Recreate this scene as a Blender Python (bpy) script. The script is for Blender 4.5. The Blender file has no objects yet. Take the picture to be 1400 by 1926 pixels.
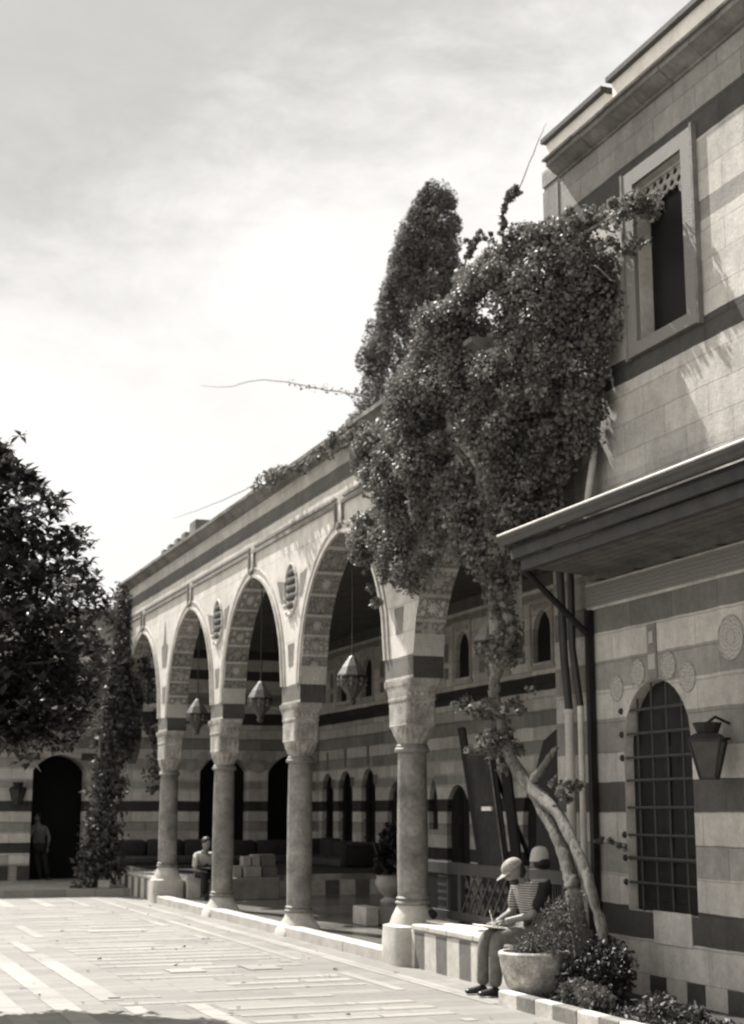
import bpy, bmesh, math, random
import numpy as np
from mathutils import Vector, Matrix
random.seed(7); RS = np.random.RandomState(11)
SC = bpy.context.scene
COL = SC.collection
PI = math.pi
# ------------------------------------------------------------------ materials
TINT = (1.0, 0.95, 0.868)
def g(v, a=1.0): return (v*TINT[0], v*TINT[1], v*TINT[2], a)
class NT:
    def __init__(s, name):
        s.m = bpy.data.materials.new(name); s.m.use_nodes = True
        s.t = s.m.node_tree; s.t.nodes.clear()
        s.out = s.n('ShaderNodeOutputMaterial'); s.b = s.n('ShaderNodeBsdfPrincipled')
        s.l(s.b.outputs[0], s.out.inputs[0])
    def n(s, typ, **kw):
        k = s.t.nodes.new(typ)
        for a, v in kw.items(): setattr(k, a, v)
        return k
    def l(s, a, b): s.t.links.new(a, b)
    def put(s, sock, v):
        if hasattr(v, 'is_output'): s.l(v, sock)
        else: sock.default_value = v
    def math(s, op, a, b=0.0, c=None):
        k = s.n('ShaderNodeMath', operation=op); s.put(k.inputs[0], a); s.put(k.inputs[1], b)
        if c is not None: s.put(k.inputs[2], c)
        return k.outputs[0]
    def comb(s, x, y, z=0.0):
        k = s.n('ShaderNodeCombineXYZ'); s.put(k.inputs[0], x); s.put(k.inputs[1], y); s.put(k.inputs[2], z); return k.outputs[0]
    def noise(s, vec, scale, detail=4, rough=.55, dist=0.0):
        k = s.n('ShaderNodeTexNoise'); k.inputs['Scale'].default_value = scale; k.inputs['Detail'].default_value = detail
        k.inputs['Roughness'].default_value = rough; k.inputs['Distortion'].default_value = dist
        if vec is not None: s.l(vec, k.inputs['Vector'])
        return k.outputs[0]
    def ramp(s, fac, stops, const=False):
        k = s.n('ShaderNodeValToRGB'); r = k.color_ramp
        if const: r.interpolation = 'CONSTANT'
        while len(r.elements) < len(stops): r.elements.new(1.0)
        for e, (p, v) in zip(r.elements, stops):
            e.position = p; e.color = (v, v, v, 1)
        s.l(fac, k.inputs[0]); return k.outputs[0]
    def val(s, v): # scalar gray -> tinted colour
        k = s.n('ShaderNodeMix', data_type='RGBA', blend_type='MULTIPLY'); k.inputs[0].default_value = 1
        s.l(v, k.inputs[6]); k.inputs[7].default_value = g(1.0); return k.outputs[2]
    def map(s, v, a, b, c, d):
        k = s.n('ShaderNodeMapRange'); s.put(k.inputs[0], v)
        for i, q in enumerate((a, b, c, d)): k.inputs[i+1].default_value = q
        return k.outputs[0]
    def bump(s, h, strength=.3, dist=.01):
        k = s.n('ShaderNodeBump'); k.inputs['Strength'].default_value = strength; k.inputs['Distance'].default_value = dist
        s.l(h, k.inputs['Height']); s.l(k.outputs[0], s.b.inputs['Normal'])
    def pos(s):
        p = s.n('ShaderNodeNewGeometry').outputs['Position']; x = s.n('ShaderNodeSeparateXYZ'); s.l(p, x.inputs[0])
        return p, x.outputs[0], x.outputs[1], x.outputs[2]

def plain(name, v, rough=.7, scale=6.0, amp=.25, metal=0.0, bump=.15, spec=.5, coat=0):
    k = NT(name); p = k.n('ShaderNodeTexCoord').outputs['Object']
    n1 = k.noise(p, scale, 6, .6); n2 = k.noise(p, scale*7, 3)
    f = k.map(n1, .3, .7, 1-amp, 1+amp); f2 = k.map(n2, .3, .7, 1-amp*.4, 1+amp*.4)
    k.l(k.val(k.math('MULTIPLY', k.math('MULTIPLY', f, f2), v)), k.b.inputs['Base Color'])
    k.b.inputs['Roughness'].default_value = rough; k.b.inputs['Metallic'].default_value = metal
    k.b.inputs['Specular IOR Level'].default_value = spec
    if bump: k.bump(n2, bump, .01)
    return k.m

def stone(name, axis, bands, z0, row, bw=.62, jitter=.24, mort=.5, stain=.25, rough=.85, ujit=.012):
    """coursed stone: list of (z_start, grey) bands, each block slightly different, joints, stains"""
    k = NT(name); p, x, y, z = k.pos(); u = x if axis == 'x' else y
    wob = k.math('MULTIPLY', k.math('SUBTRACT', k.noise(p, 2.2, 3), .5), .03)
    zz = k.math('ADD', z, wob)
    base = k.ramp(k.math('DIVIDE', zz, 12.0), [(max(a, 0)/12.0, v) for a, v in bands], True)
    br = k.n('ShaderNodeTexBrick'); br.offset = .5; br.squash = 1
    uu = k.math('ADD', u, k.math('MULTIPLY', k.math('SUBTRACT', k.noise(p, 6.0, 3), .5), .03))
    k.l(k.comb(uu, k.math('SUBTRACT', zz, z0)), br.inputs['Vector'])
    br.inputs['Color1'].default_value = (1-jitter,)*3+(1,); br.inputs['Color2'].default_value = (1+jitter*.6,)*3+(1,)
    br.inputs['Mortar'].default_value = (mort,)*3+(1,); br.inputs['Scale'].default_value = 1
    br.inputs['Mortar Size'].default_value = .006; br.inputs['Mortar Smooth'].default_value = .3
    br.inputs['Brick Width'].default_value = bw; br.inputs['Row Height'].default_value = row
    st = k.map(k.noise(p, .9, 6, .65), .3, .75, 1+stain*.35, 1-stain)
    sv = k.map(k.noise(k.comb(k.math('MULTIPLY', u, 5.0), k.math('MULTIPLY', z, .7)), 1.0, 4), .45, .75, 1.0, 1-stain*.7)
    fn = k.noise(p, 38, 4, .7); fm = k.math('MULTIPLY', k.map(fn, .3, .7, .86, 1.1), k.map(k.noise(p, 7, 5, .7), .35, .7, 1.1, .84))
    v = k.math('MULTIPLY', k.math('MULTIPLY', k.math('MULTIPLY', base, br.outputs[0]), k.math('MULTIPLY', st, sv)), fm)
    k.l(k.val(v), k.b.inputs['Base Color']); k.b.inputs['Roughness'].default_value = rough
    k.b.inputs['Specular IOR Level'].default_value = .25
    h = k.math('ADD', k.math('MULTIPLY', br.outputs[1], -1.0), k.math('MULTIPLY', fn, .5)); k.bump(h, .7, .014)
    return k.m

LT, MD, DK = .48, .28, .058
def ab(z0, row, pat, until=12):
    out = []; z = z0
    for v in pat:
        out.append((z, v)); z += row
    return out
right_bands = [(0, LT), (.536, DK*1.3), (.822, LT), (1.108, MD), (1.394, LT), (1.68, DK*1.6), (1.966, LT), (2.25, MD*.95), (2.54, LT), (2.82, MD), (3.11, LT*1.05), (3.4, MD*.6), (3.70, MD),
               (4.0, LT*.85), (4.9, LT), (5.80, DK*1.2), (6.04, LT*1.1), (6.90, MD), (7.12, LT*1.15), (7.70, DK*1.3), (7.98, MD*1.05), (8.6, LT)]  # mid-grey band under the cornice: light stone with the cornice's shade painted in
M = {}
M['stone_right'] = stone('ablaq_stone_right', 'y', right_bands, .25, .2863, .74, .13, .74, .28)
dark_low = [(0, MD), (.48, LT), (.735, DK), (.965, LT), (1.21, MD*.95), (1.45, LT), (1.685, DK), (1.915, LT), (2.16, MD), (2.39, LT), (2.63, MD*.9), (2.87, LT*.9), (3.12, MD*.8), (3.4, LT*.9), (3.71, DK*.8), (3.99, LT)]
end_bands = dark_low + [(4.2, MD*.7), (4.5, LT*.9), (4.81, DK), (5.05, LT), (5.3, DK), (5.55, LT*.9)]
M['stone_end'] = stone('ablaq_stone_end', 'x', [(a, v*1.25 if v > .1 else v) for a, v in end_bands], -.02, .2434, .7)
M['stone_back'] = stone('ablaq_stone_back', 'y', [(a, v*1.35 if v > .1 else v) for a, v in dark_low + [(4.24, LT*.9), (5.3, MD*.8), (5.45, LT)]], -.02, .2434, .7)
fac_bands = [(0, LT), (3.22, .17), (3.45, .64), (5.70, .42), (5.83, .62), (5.98, .13), (6.21, LT)]
M['stone_facade'] = stone('pale_facade_stone', 'y', fac_bands, .12, .33, .8, .10, .75, .22)
M['stone_pale'] = plain('pale_weathered_stone', .45, .85, 3, .25, bump=.4, spec=.25)
M['stone_column'] = plain('column_marble', .205, .65, 3.0, .5, bump=.25, spec=.35)
M['capital_stone'] = plain('capital_stone', .31, .8, 4.0, .5, bump=.6, spec=.25)
M['kerb_stone'] = plain('pale_kerb_stone', .40, .8, 3, .2, bump=.35, spec=.25)
M['stone_grey'] = plain('grey_stone', .19, .85, 3, .3, bump=.4, spec=.2)
M['stone_cornice'] = plain('weathered_cornice_stone', .17, .85, 2.2, .4, bump=.5, spec=.2)
M['stone_trim'] = plain('moulding_stone', .42, .8, 5, .25, bump=.3, spec=.25)
M['stone_string'] = plain('string_course_stone', .2, .85, 5, .3, bump=.3, spec=.2)
M['stone_dark'] = plain('basalt', .045, .75, 5, .3, bump=.3)
M['plaster_white'] = plain('white_render', .72, .8, 2, .15, bump=.15)
M['wood_dark'] = plain('dark_wood', .012, .6, 9, .35, spec=.25)
M['wood_mid'] = plain('brown_wood', .02, .5, 9, .3)
M['wood_deck'] = plain('aged_canopy_wood', .032, .7, 4, .45)
M['wood_soffit'] = plain('weathered_soffit_wood', .085, .75, 3, .5)
M['ceil'] = plain('ceiling_boards', .10, .7, 3, .3)
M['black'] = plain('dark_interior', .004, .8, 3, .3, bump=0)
M['glass_dark'] = plain('dark_glazing', .005, .5, 3, .2, bump=0, spec=.2)
M['iron'] = plain('black_iron', .02, .5, 12, .3, metal=.3)
M['iron_bar'] = plain('rusty_iron_bar', .028, .6, 12, .3)
M['brass'] = plain('worn_brass', .13, .5, 14, .45, metal=.4)
M['lamp_body'] = plain('pierced_metal', .07, .4, 40, .8, metal=.5, bump=.8)
M['lamp_glass'] = plain('smoked_lamp_glass', .04, .2, 10, .3)
M['pipe_white'] = plain('painted_pipe', .50, .5, 4, .2)
M['pipe_dark'] = plain('dark_pipe', .035, .6, 4, .3)
M['gutter'] = plain('zinc_gutter', .045, .45, 5, .3, metal=.2)
M['gutter_lip'] = plain('pale_gutter_lip', .6, .5, 5, .2)
M['pot'] = plain('mottled_marble_pot', .38, .7, 5, .75, bump=.4)
M['soil'] = plain('soil', .03, .95, 12, .4, bump=.8)
def bark():
    k = NT('pale_bark'); p, x, y, z = k.pos(); st = k.comb(k.math('MULTIPLY', x, 6.0), k.math('MULTIPLY', y, 6.0), z)
    n = k.noise(st, 6, 6, .65, .6); n2 = k.noise(p, 5, 4)
    v = k.math('MULTIPLY', k.ramp(n, [(0, .35), (.42, .6), (.5, 1.0), (1, 1.25)]), k.map(n2, .3, .7, .16, .26)); k.l(k.val(v), k.b.inputs['Base Color'])
    k.b.inputs['Roughness'].default_value = .9; k.b.inputs['Specular IOR Level'].default_value = .2; k.bump(n, 1.0, .03); return k.m
M['bark'] = bark()
M['twig'] = plain('twig', .10, .8, 7, .3)
M['skin'] = plain('skin', .20, .55, 10, .1, bump=.05)
M['skin_dim'] = plain('skin_shaded', .15, .55, 10, .1, bump=.05)  # skin copy darkened in colour for the figure in the dim doorway
M['hair'] = plain('dark_hair', .012, .6, 30, .4)
M['jeans'] = plain('denim', .13, .85, 16, .3, bump=.3)
M['black_cloth'] = plain('black_cloth', .012, .85, 10, .3, bump=.3)
M['white_cloth'] = plain('white_cotton', .42, .85, 12, .1, bump=.2)
M['hat_cloth'] = plain('pale_hat_cotton', .62, .85, 12, .1, bump=.2)
M['grey_cloth'] = plain('grey_cotton', .10, .85, 12, .2, bump=.2)
M['cap_cloth'] = plain('checked_cap_cloth', .27, .85, 40, .4, bump=.3)
M['paper'] = plain('paper', .8, .8, 4, .04, bump=0)
M['shoe'] = plain('black_leather', .018, .35, 8, .3)
M['carpet'] = plain('dark_carpet', .018, .95, 9, .5)
M['cushion'] = plain('dark_upholstery', .03, .85, 9, .35, bump=.3)
M['cushion_seat'] = plain('seat_upholstery', .06, .85, 9, .35, bump=.3)
M['carton'] = plain('carton_board', .25, .85, 5, .15)
M['carton2'] = plain('darker_carton_board', .11, .85, 5, .2)
M['mirror'] = plain('dusty_dark_panel', .022, .75, 2, .7, spec=.25)

def striped(name, a, b, scale, axis=2, rough=.85):
    k = NT(name); s = k.n('ShaderNodeSeparateXYZ'); tc = k.n('ShaderNodeTexCoord').outputs['Object']; k.l(tc, s.inputs[0])
    w = k.math('FRACT', k.math('MULTIPLY', k.math('ADD', s.outputs[axis], k.math('MULTIPLY', k.noise(tc, 5), .03)), scale))
    v = k.ramp(w, [(0, a), (.5, b)], True); k.l(k.val(k.math('MULTIPLY', v, k.map(k.noise(tc, 25), .3, .7, .85, 1.1))), k.b.inputs['Base Color'])
    k.b.inputs['Roughness'].default_value = rough; return k.m
M['stripe_shirt'] = striped('striped_jersey', .38, .04, 44)
M['bench_stripe'] = None

def soffit_mat():
    """carved voussoirs of the arch soffits: rows of framed panels with arabesque relief"""
    k = NT('carved_voussoirs'); p, x, y, z = k.pos()
    row = k.math('DIVIDE', k.math('ADD', z, .22), .27); fr = k.math('FRACT', row); idx = k.math('FLOOR', row)
    edge = k.math('LESS_THAN', fr, .13)
    seed = k.math('FRACT', k.math('MULTIPLY', k.math('ADD', k.math('MULTIPLY', idx, 7.31), k.math('MULTIPLY', k.math('FLOOR', k.math('DIVIDE', y, 2.085)), 3.7)), .618))
    vo = k.n('ShaderNodeTexVoronoi', feature='DISTANCE_TO_EDGE'); vo.inputs['Randomness'].default_value = .6
    k.l(k.comb(k.math('MULTIPLY', x, 1.0), k.math('MULTIPLY', y, .6), z), vo.inputs['Vector'])
    k.put(vo.inputs['Scale'], k.math('ADD', k.math('MULTIPLY', seed, 16), 9.0))
    carve = k.ramp(vo.outputs[0], [(0, .55), (.05, .6), (.11, 1.0), (.3, 1.25)])
    cz = k.math('MULTIPLY', k.math('SUBTRACT', k.math('DIVIDE', k.math('SUBTRACT', fr, .13), .87), .5), .235); cx = k.math('SUBTRACT', x, 6.69)
    def medal(a, b, R0, amp, nn):
        r = k.math('SQRT', k.math('ADD', k.math('MULTIPLY', a, a), k.math('MULTIPLY', b, b))); an = k.math('ARCTAN2', a, b)
        lim = k.math('MULTIPLY', k.math('ADD', k.math('MULTIPLY', k.math('SINE', k.math('MULTIPLY', an, nn)), amp), 1.0), R0)
        return k.math('LESS_THAN', r, lim)
    star = medal(cx, cz, .055, .25, 8.0)
    four = medal(k.math('SUBTRACT', k.math('ABSOLUTE', cx), .115), k.math('SUBTRACT', k.math('ABSOLUTE', cz), .055), .028, .1, 6.0)
    usef = k.math('GREATER_THAN', k.math('FRACT', k.math('MULTIPLY', seed, 3.7)), .5)
    both = k.math('MINIMUM', k.math('ADD', star, k.math('MULTIPLY', four, usef)), 1.0)
    carve = k.math('ADD', k.math('MULTIPLY', carve, k.math('SUBTRACT', 1.0, both)), k.math('MULTIPLY', both, k.map(seed, 0, 1, 1.0, 1.9)))
    tone = k.ramp(seed, [(0, .26), (.35, .17), (.55, .30), (.8, .21)], True)
    v = k.math('MULTIPLY', carve, tone)
    mix = k.n('ShaderNodeMix', data_type='FLOAT'); k.l(edge, mix.inputs[0]); k.l(v, mix.inputs[2]); mix.inputs[3].default_value = .40
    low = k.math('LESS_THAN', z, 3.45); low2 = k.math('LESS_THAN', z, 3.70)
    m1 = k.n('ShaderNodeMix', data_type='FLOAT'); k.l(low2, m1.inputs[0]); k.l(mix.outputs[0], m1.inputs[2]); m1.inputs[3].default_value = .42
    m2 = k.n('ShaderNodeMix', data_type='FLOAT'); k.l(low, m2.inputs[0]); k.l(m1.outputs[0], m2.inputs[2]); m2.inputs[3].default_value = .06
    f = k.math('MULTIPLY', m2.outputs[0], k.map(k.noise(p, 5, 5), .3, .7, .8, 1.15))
    k.l(k.val(f), k.b.inputs['Base Color']); k.b.inputs['Roughness'].default_value = .85
    k.bump(vo.outputs[0], .6, .03); return k.m
M['soffit'] = soffit_mat()

def ornament(name, scale=22, lo=.12, hi=.38):
    k = NT(name); p = k.n('ShaderNodeNewGeometry').outputs['Position']
    vo = k.n('ShaderNodeTexVoronoi', feature='DISTANCE_TO_EDGE'); vo.inputs['Scale'].default_value = scale; vo.inputs['Randomness'].default_value = .5
    k.l(p, vo.inputs['Vector'])
    k.l(k.val(k.ramp(vo.outputs[0], [(0, lo), (.06, lo), (.14, hi), (.4, hi*1.1)])), k.b.inputs['Base Color'])
    k.b.inputs['Roughness'].default_value = .85; k.bump(vo.outputs[0], .5, .02); return k.m
M['ornament'] = ornament('carved_ornament', 26, .12, .2)
M['window_carving'] = ornament('window_carving', 40, .15, .21)  # tone lowered to carry the shade of vine and cornice on the frame
M['ornament_fine'] = ornament('fine_carved_ornament', 40, .30, .40)

def rosette_mat():
    k = NT('rosette_inlay'); tc = k.n('ShaderNodeTexCoord').outputs['Object']; s = k.n('ShaderNodeSeparateXYZ'); k.l(tc, s.inputs[0])
    r = k.math('SQRT', k.math('ADD', k.math('MULTIPLY', s.outputs[1], s.outputs[1]), k.math('MULTIPLY', s.outputs[2], s.outputs[2])))
    a = k.math('ARCTAN2', s.outputs[1], s.outputs[2])
    w = k.math('SINE', k.math('MULTIPLY', a, 10.0))
    ring = k.math('SINE', k.math('MULTIPLY', r, 150.0))
    v = k.map(k.math('MULTIPLY', w, ring), -.6, .5, .26, .38)
    k.l(k.val(v), k.b.inputs['Base Color']); k.b.inputs['Roughness'].default_value = .8; return k.m
M['rosette'] = rosette_mat()

def paving(name, base, amp=.16, rough=.7, w=.9, h=.30, rot=False, mort=.6):
    k = NT(name); p, x, y, z = k.pos()
    br = k.n('ShaderNodeTexBrick'); br.offset = .37; k.l(k.comb(y, x) if rot else k.comb(x, y), br.inputs['Vector'])
    br.inputs['Color1'].default_value = (1-amp,)*3+(1,); br.inputs['Color2'].default_value = (1+amp*.7,)*3+(1,)
    br.inputs['Mortar'].default_value = (mort,)*3+(1,); br.inputs['Scale'].default_value = 1
    br.inputs['Mortar Size'].default_value = .007; br.inputs['Brick Width'].default_value = w; br.inputs['Row Height'].default_value = h
    a = k.map(k.noise(p, 1.3, 6, .65), .3, .75, 1.08, .86); b = k.map(k.noise(p, 9, 4), .35, .75, 1.04, .9)
    sp = k.math('MULTIPLY', k.map(k.noise(p, 3.1, 3, .5, .6), .66, .76, 1.0, .7), k.map(k.noise(p, 14, 5, .7), .62, .74, 1.0, .75))
    v = k.math('MULTIPLY', k.math('MULTIPLY', br.outputs[0], k.math('MULTIPLY', a, b)), k.math('MULTIPLY', sp, base))
    k.l(k.val(v), k.b.inputs['Base Color']); k.b.inputs['Roughness'].default_value = rough
    k.b.inputs['Specular IOR Level'].default_value = .3
    k.bump(k.math('ADD', k.math('MULTIPLY', br.outputs[1], -1.0), k.math('MULTIPLY', k.noise(p, 30, 3), .4)), .35, .006); return k.m
M['pave'] = paving('courtyard_paving', .195)
M['pave_light'] = paving('pale_paving_slabs', .265, .14, w=1.3, h=2.0)
M['pave_lighty'] = paving('pale_paving_slabs_long', .265, .14, w=1.3, h=2.0, rot=True)
M['porch'] = paving('porch_floor', .17, .35, .22, 1.0, .55, mort=.5)
M['terrace'] = paving('terrace_paving', .30, .2, .6, .6, .6)

def leafmat(name, v, rough=.35, amp=.5, spec=.5, trans=.15):
    k = NT(name); oi = k.n('ShaderNodeNewGeometry'); rnd = oi.outputs['Random Per Island']
    p = k.noise(oi.outputs['Position'], 1.8, 3)
    f = k.math('MULTIPLY', k.map(rnd, 0, 1, 1-amp, 1+amp), k.map(p, .3, .7, .75, 1.25))
    c = k.val(k.math('MULTIPLY', f, v)); k.l(c, k.b.inputs['Base Color'])
    k.b.inputs['Roughness'].default_value = rough; k.b.inputs['Specular IOR Level'].default_value = spec
    if trans:
        t = k.n('ShaderNodeBsdfTranslucent'); k.l(c, t.inputs[0]); a = k.n('ShaderNodeMixShader'); a.inputs[0].default_value = trans
        k.l(k.b.outputs[0], a.inputs[1]); k.l(t.outputs[0], a.inputs[2]); k.l(a.outputs[0], k.out.inputs[0])
    return k.m
M['leaf_vine'] = leafmat('vine_leaf', .155, .5, .4, .35, .35)
M['leaf_cypress'] = leafmat('cypress_foliage', .115, .7, .35, .2, .2)
M['leaf_tree'] = leafmat('broad_leaf', .06, .42, .5, .45, .3)
M['leaf_back'] = leafmat('hazy_leaf', .09, .5, .4, .4, .2)
M['leaf_fallen'] = leafmat('fallen_leaf', .12, .8, .5, .2, 0)
M['leaf_climber'] = leafmat('climber_leaf', .075, .5, .5, .4, .25)
M['leaf_dim'] = leafmat('dim_leaf', .02, .5, .5, .3, .1)
M['leaf_shrub'] = leafmat('shrub_leaf', .06, .6, .6, .4, .15)
M['leaf_light'] = leafmat('grey_shrub_leaf', .11, .6, .4, .3, .2)

# ------------------------------------------------------------------ mesh helpers
class MB:
    def __init__(s): s.v = []; s.f = []; s.m = []; s.xf = None; s.p = []
    def add(s, vs, fs, m=0):
        o = len(s.v); s.p.append((o, len(s.f)))
        if s.xf is not None: vs = [s.xf @ Vector(p) for p in vs]
        s.v += [tuple(p) for p in vs]; s.f += [tuple(i+o for i in f) for f in fs]; s.m += [m]*len(fs)
    def box(s, x0, x1, y0, y1, z0, z1, m=0):
        s.add([(x0,y0,z0),(x1,y0,z0),(x1,y1,z0),(x0,y1,z0),(x0,y0,z1),(x1,y0,z1),(x1,y1,z1),(x0,y1,z1)],
              [(3,2,1,0),(4,5,6,7),(0,1,5,4),(1,2,6,5),(2,3,7,6),(3,0,4,7)], m)
    def bevbox(s, x0, x1, y0, y1, z0, z1, b=.01, m=0):
        bm = bmesh.new(); bmesh.ops.create_cube(bm, size=1)
        for v in bm.verts:
            v.co = Vector(((x0+x1)/2+v.co.x*(x1-x0), (y0+y1)/2+v.co.y*(y1-y0), (z0+z1)/2+v.co.z*(z1-z0)))
        bmesh.ops.bevel(bm, geom=bm.edges[:], offset=b, segments=2, affect='EDGES', profile=.5)
        bm.verts.index_update(); s.add([v.co.copy() for v in bm.verts], [[v.index for v in f.verts] for f in bm.faces], m); bm.free()
    def quad(s, a, b, c, d, m=0): s.add([a, b, c, d], [(0,1,2,3)], m)
    def lathe(s, c, prof, n=24, m=0, cap=True):
        vs = []; fs = []
        for r, z in prof:
            for i in range(n):
                a = 2*PI*i/n; vs.append((c[0]+r*math.cos(a), c[1]+r*math.sin(a), c[2]+z))
        for j in range(len(prof)-1):
            for i in range(n):
                k = (i+1) % n; fs.append((j*n+i, j*n+k, (j+1)*n+k, (j+1)*n+i))
        if cap: fs.append(tuple(range(n))[::-1]); fs.append(tuple((len(prof)-1)*n+i for i in range(n)))
        s.add(vs, fs, m)
    def tube(s, path, rad, n=8, m=0, cap=True, lump=0):
        P = [Vector(p) for p in path]; R = rad if isinstance(rad, (list, tuple)) else [rad]*len(P)
        vs = []; fs = []; up = Vector((0,0,1))
        for i, p in enumerate(P):
            t = (P[min(i+1, len(P)-1)]-P[max(i-1, 0)]).normalized()
            ref = up if abs(t.dot(up)) < .92 else Vector((1,0,0))
            a = t.cross(ref).normalized(); b = t.cross(a).normalized()
            for k in range(n):
                q = 2*PI*k/n; f_ = 1+(lump*(math.sin(3*q+i*.55+R[0]*70)*.5+math.sin(2*q-i*.9)*.35+random.uniform(-.35,.35)) if lump else 0); vs.append(p+a*(R[i]*f_*math.cos(q))+b*(R[i]*f_*math.sin(q)))
        for i in range(len(P)-1):
            for k in range(n):
                l = (k+1) % n; fs.append((i*n+k, i*n+l, (i+1)*n+l, (i+1)*n+k))
        if cap: fs.append(tuple(range(n))); fs.append(tuple((len(P)-1)*n+k for k in range(n))[::-1])
        s.add(vs, fs, m)
    def loft(s, secs, n=28, m=0):
        """secs: (cx, cy, z, hx, hy, e) superellipse sections stacked in z"""
        vs = []; fs = []
        for cx, cy, z, hx, hy, e in secs:
            for i in range(n):
                a = 2*PI*(i+.5)/n; c, q = math.cos(a), math.sin(a)
                vs.append((cx+hx*math.copysign(abs(c)**(2/e), c), cy+hy*math.copysign(abs(q)**(2/e), q), z))
        for j in range(len(secs)-1):
            for i in range(n):
                k = (i+1) % n; fs.append((j*n+i, j*n+k, (j+1)*n+k, (j+1)*n+i))
        fs.append(tuple(range(n))[::-1]); fs.append(tuple((len(secs)-1)*n+i for i in range(n)))
        s.add(vs, fs, m)
    def ball(s, c, r, m=0, n=12, k=8):
        rx, ry, rz = r if isinstance(r, (tuple, list)) else (r, r, r)
        vs = [(c[0], c[1], c[2]-rz)]; fs = []
        for j in range(1, k):
            t = -PI/2+PI*j/k
            for i in range(n):
                a = 2*PI*i/n; vs.append((c[0]+rx*math.cos(t)*math.cos(a), c[1]+ry*math.cos(t)*math.sin(a), c[2]+rz*math.sin(t)))
        vs.append((c[0], c[1], c[2]+rz))
        for i in range(n):
            l = (i+1) % n; fs.append((0, 1+l, 1+i)); e = 1+(k-2)*n; fs.append((e+i, e+l, len(vs)-1))
        for j in range(k-2):
            for i in range(n):
                l = (i+1) % n; o = 1+j*n; fs.append((o+i, o+l, o+n+l, o+n+i))
        s.add(vs, fs, m)
    def split(s, name, mats, parent=None, smooth=False, ang=40):
        """every piece added becomes a part of its own"""
        out = []
        for i, (v0, f0) in enumerate(s.p):
            v1, f1 = s.p[i+1] if i+1 < len(s.p) else (len(s.v), len(s.f))
            q = MB(); q.v = s.v[v0:v1]; q.f = [tuple(k-v0 for k in f) for f in s.f[f0:f1]]; q.m = s.m[f0:f1]
            out.append(q.build(name, mats, parent, smooth, None, ang))
        return out
    def build(s, name, mats, parent=None, smooth=False, origin=None, ang=40):
        me = bpy.data.meshes.new(name)
        root = parent
        while root is not None and root.parent is not None: root = root.parent
        if root is not None: off = Vector(root.location)
        elif origin is not None: off = Vector(origin)
        else:
            a = np.array(s.v); off = Vector(((a[:,0].min()+a[:,0].max())/2, (a[:,1].min()+a[:,1].max())/2, a[:,2].min()))
        me.from_pydata([tuple(Vector(p)-off) for p in s.v], [], s.f)
        if not isinstance(mats, (list, tuple)): mats = [mats]
        for mm in mats: me.materials.append(mm if not isinstance(mm, str) else M[mm])
        if len(mats) > 1: me.polygons.foreach_set('material_index', s.m)
        bm = bmesh.new(); bm.from_mesh(me); bmesh.ops.recalc_face_normals(bm, faces=bm.faces); bm.to_mesh(me); bm.free()
        if smooth:
            me.polygons.foreach_set('use_smooth', [True]*len(me.polygons)); me.set_sharp_from_angle(angle=math.radians(ang))
        o = bpy.data.objects.new(name, me); COL.objects.link(o)
        if parent is not None: o.parent = parent
        else: o.location = off
        return o

def tag(o, label=None, cat=None, group=None, kind=None):
    if label: o['label'] = label
    if cat: o['category'] = cat
    if group: o['group'] = group
    if kind: o['kind'] = kind
    return o
def thing(name, loc, label, cat, group=None):
    o = bpy.data.objects.new(name, None); o.empty_display_size = .2; COL.objects.link(o); o.location = loc
    return tag(o, label, cat, group)
def copy_tree(o, loc, label=None, parent=None):
    c = o.copy(); COL.objects.link(c)
    if parent is None:
        if loc is not None: c.location = loc
        if label: c['label'] = label
    else: c.parent = parent
    for ch in list(o.children): copy_tree(ch, None, None, c)
    return c

def wall(mb, axis, pos, th, u0, u1, z0, z1, ops, div=16, mf=0, ms=0):
    """a wall in the plane axis=pos with real openings (ua, ub, z_sill, top(u)); reveals as deep as the wall"""
    def P(u, z, d):
        return (pos+d, u, z) if axis == 'x' else (u, pos+d, z)
    bp = {u0, u1}
    for a, b, zb, tf in ops:
        for i in range(div+1): bp.add(a+(b-a)*i/div)
    bp = sorted(bp)
    for a, b in zip(bp[:-1], bp[1:]):
        if b-a < 1e-6: continue
        mid = (a+b)/2; hits = sorted([o for o in ops if o[0] < mid < o[1]], key=lambda o: o[2])
        za = zb_ = z0
        segs = []; ca, cb = z0, z0
        for o in hits:
            segs.append(((ca, cb), (o[2], o[2]))); ta, tb = o[3](a), o[3](b)
            mb.quad(P(a, ta, 0), P(b, tb, 0), P(b, tb, th), P(a, ta, th), ms)
            if o[2] > z0+1e-6: mb.quad(P(a, o[2], 0), P(b, o[2], 0), P(b, o[2], th), P(a, o[2], th), ms)
            ca, cb = ta, tb
        segs.append(((ca, cb), (z1, z1)))
        for (x, y), (w, q) in segs:
            if w-x < 1e-6 and q-y < 1e-6: continue
            for d in (0, th): mb.quad(P(a, x, d), P(b, y, d), P(b, q, d), P(a, w, d), mf)
        mb.quad(P(a, z1, 0), P(b, z1, 0), P(b, z1, th), P(a, z1, th), mf)
    for o in ops:
        for u in (o[0], o[1]):
            if u0 < u < u1: mb.quad(P(u, o[2], 0), P(u, o[3](u), 0), P(u, o[3](u), th), P(u, o[2], th), ms)
    for u in (u0, u1): mb.quad(P(u, z0, 0), P(u, z1, 0), P(u, z1, th), P(u, z0, th), mf)

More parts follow.
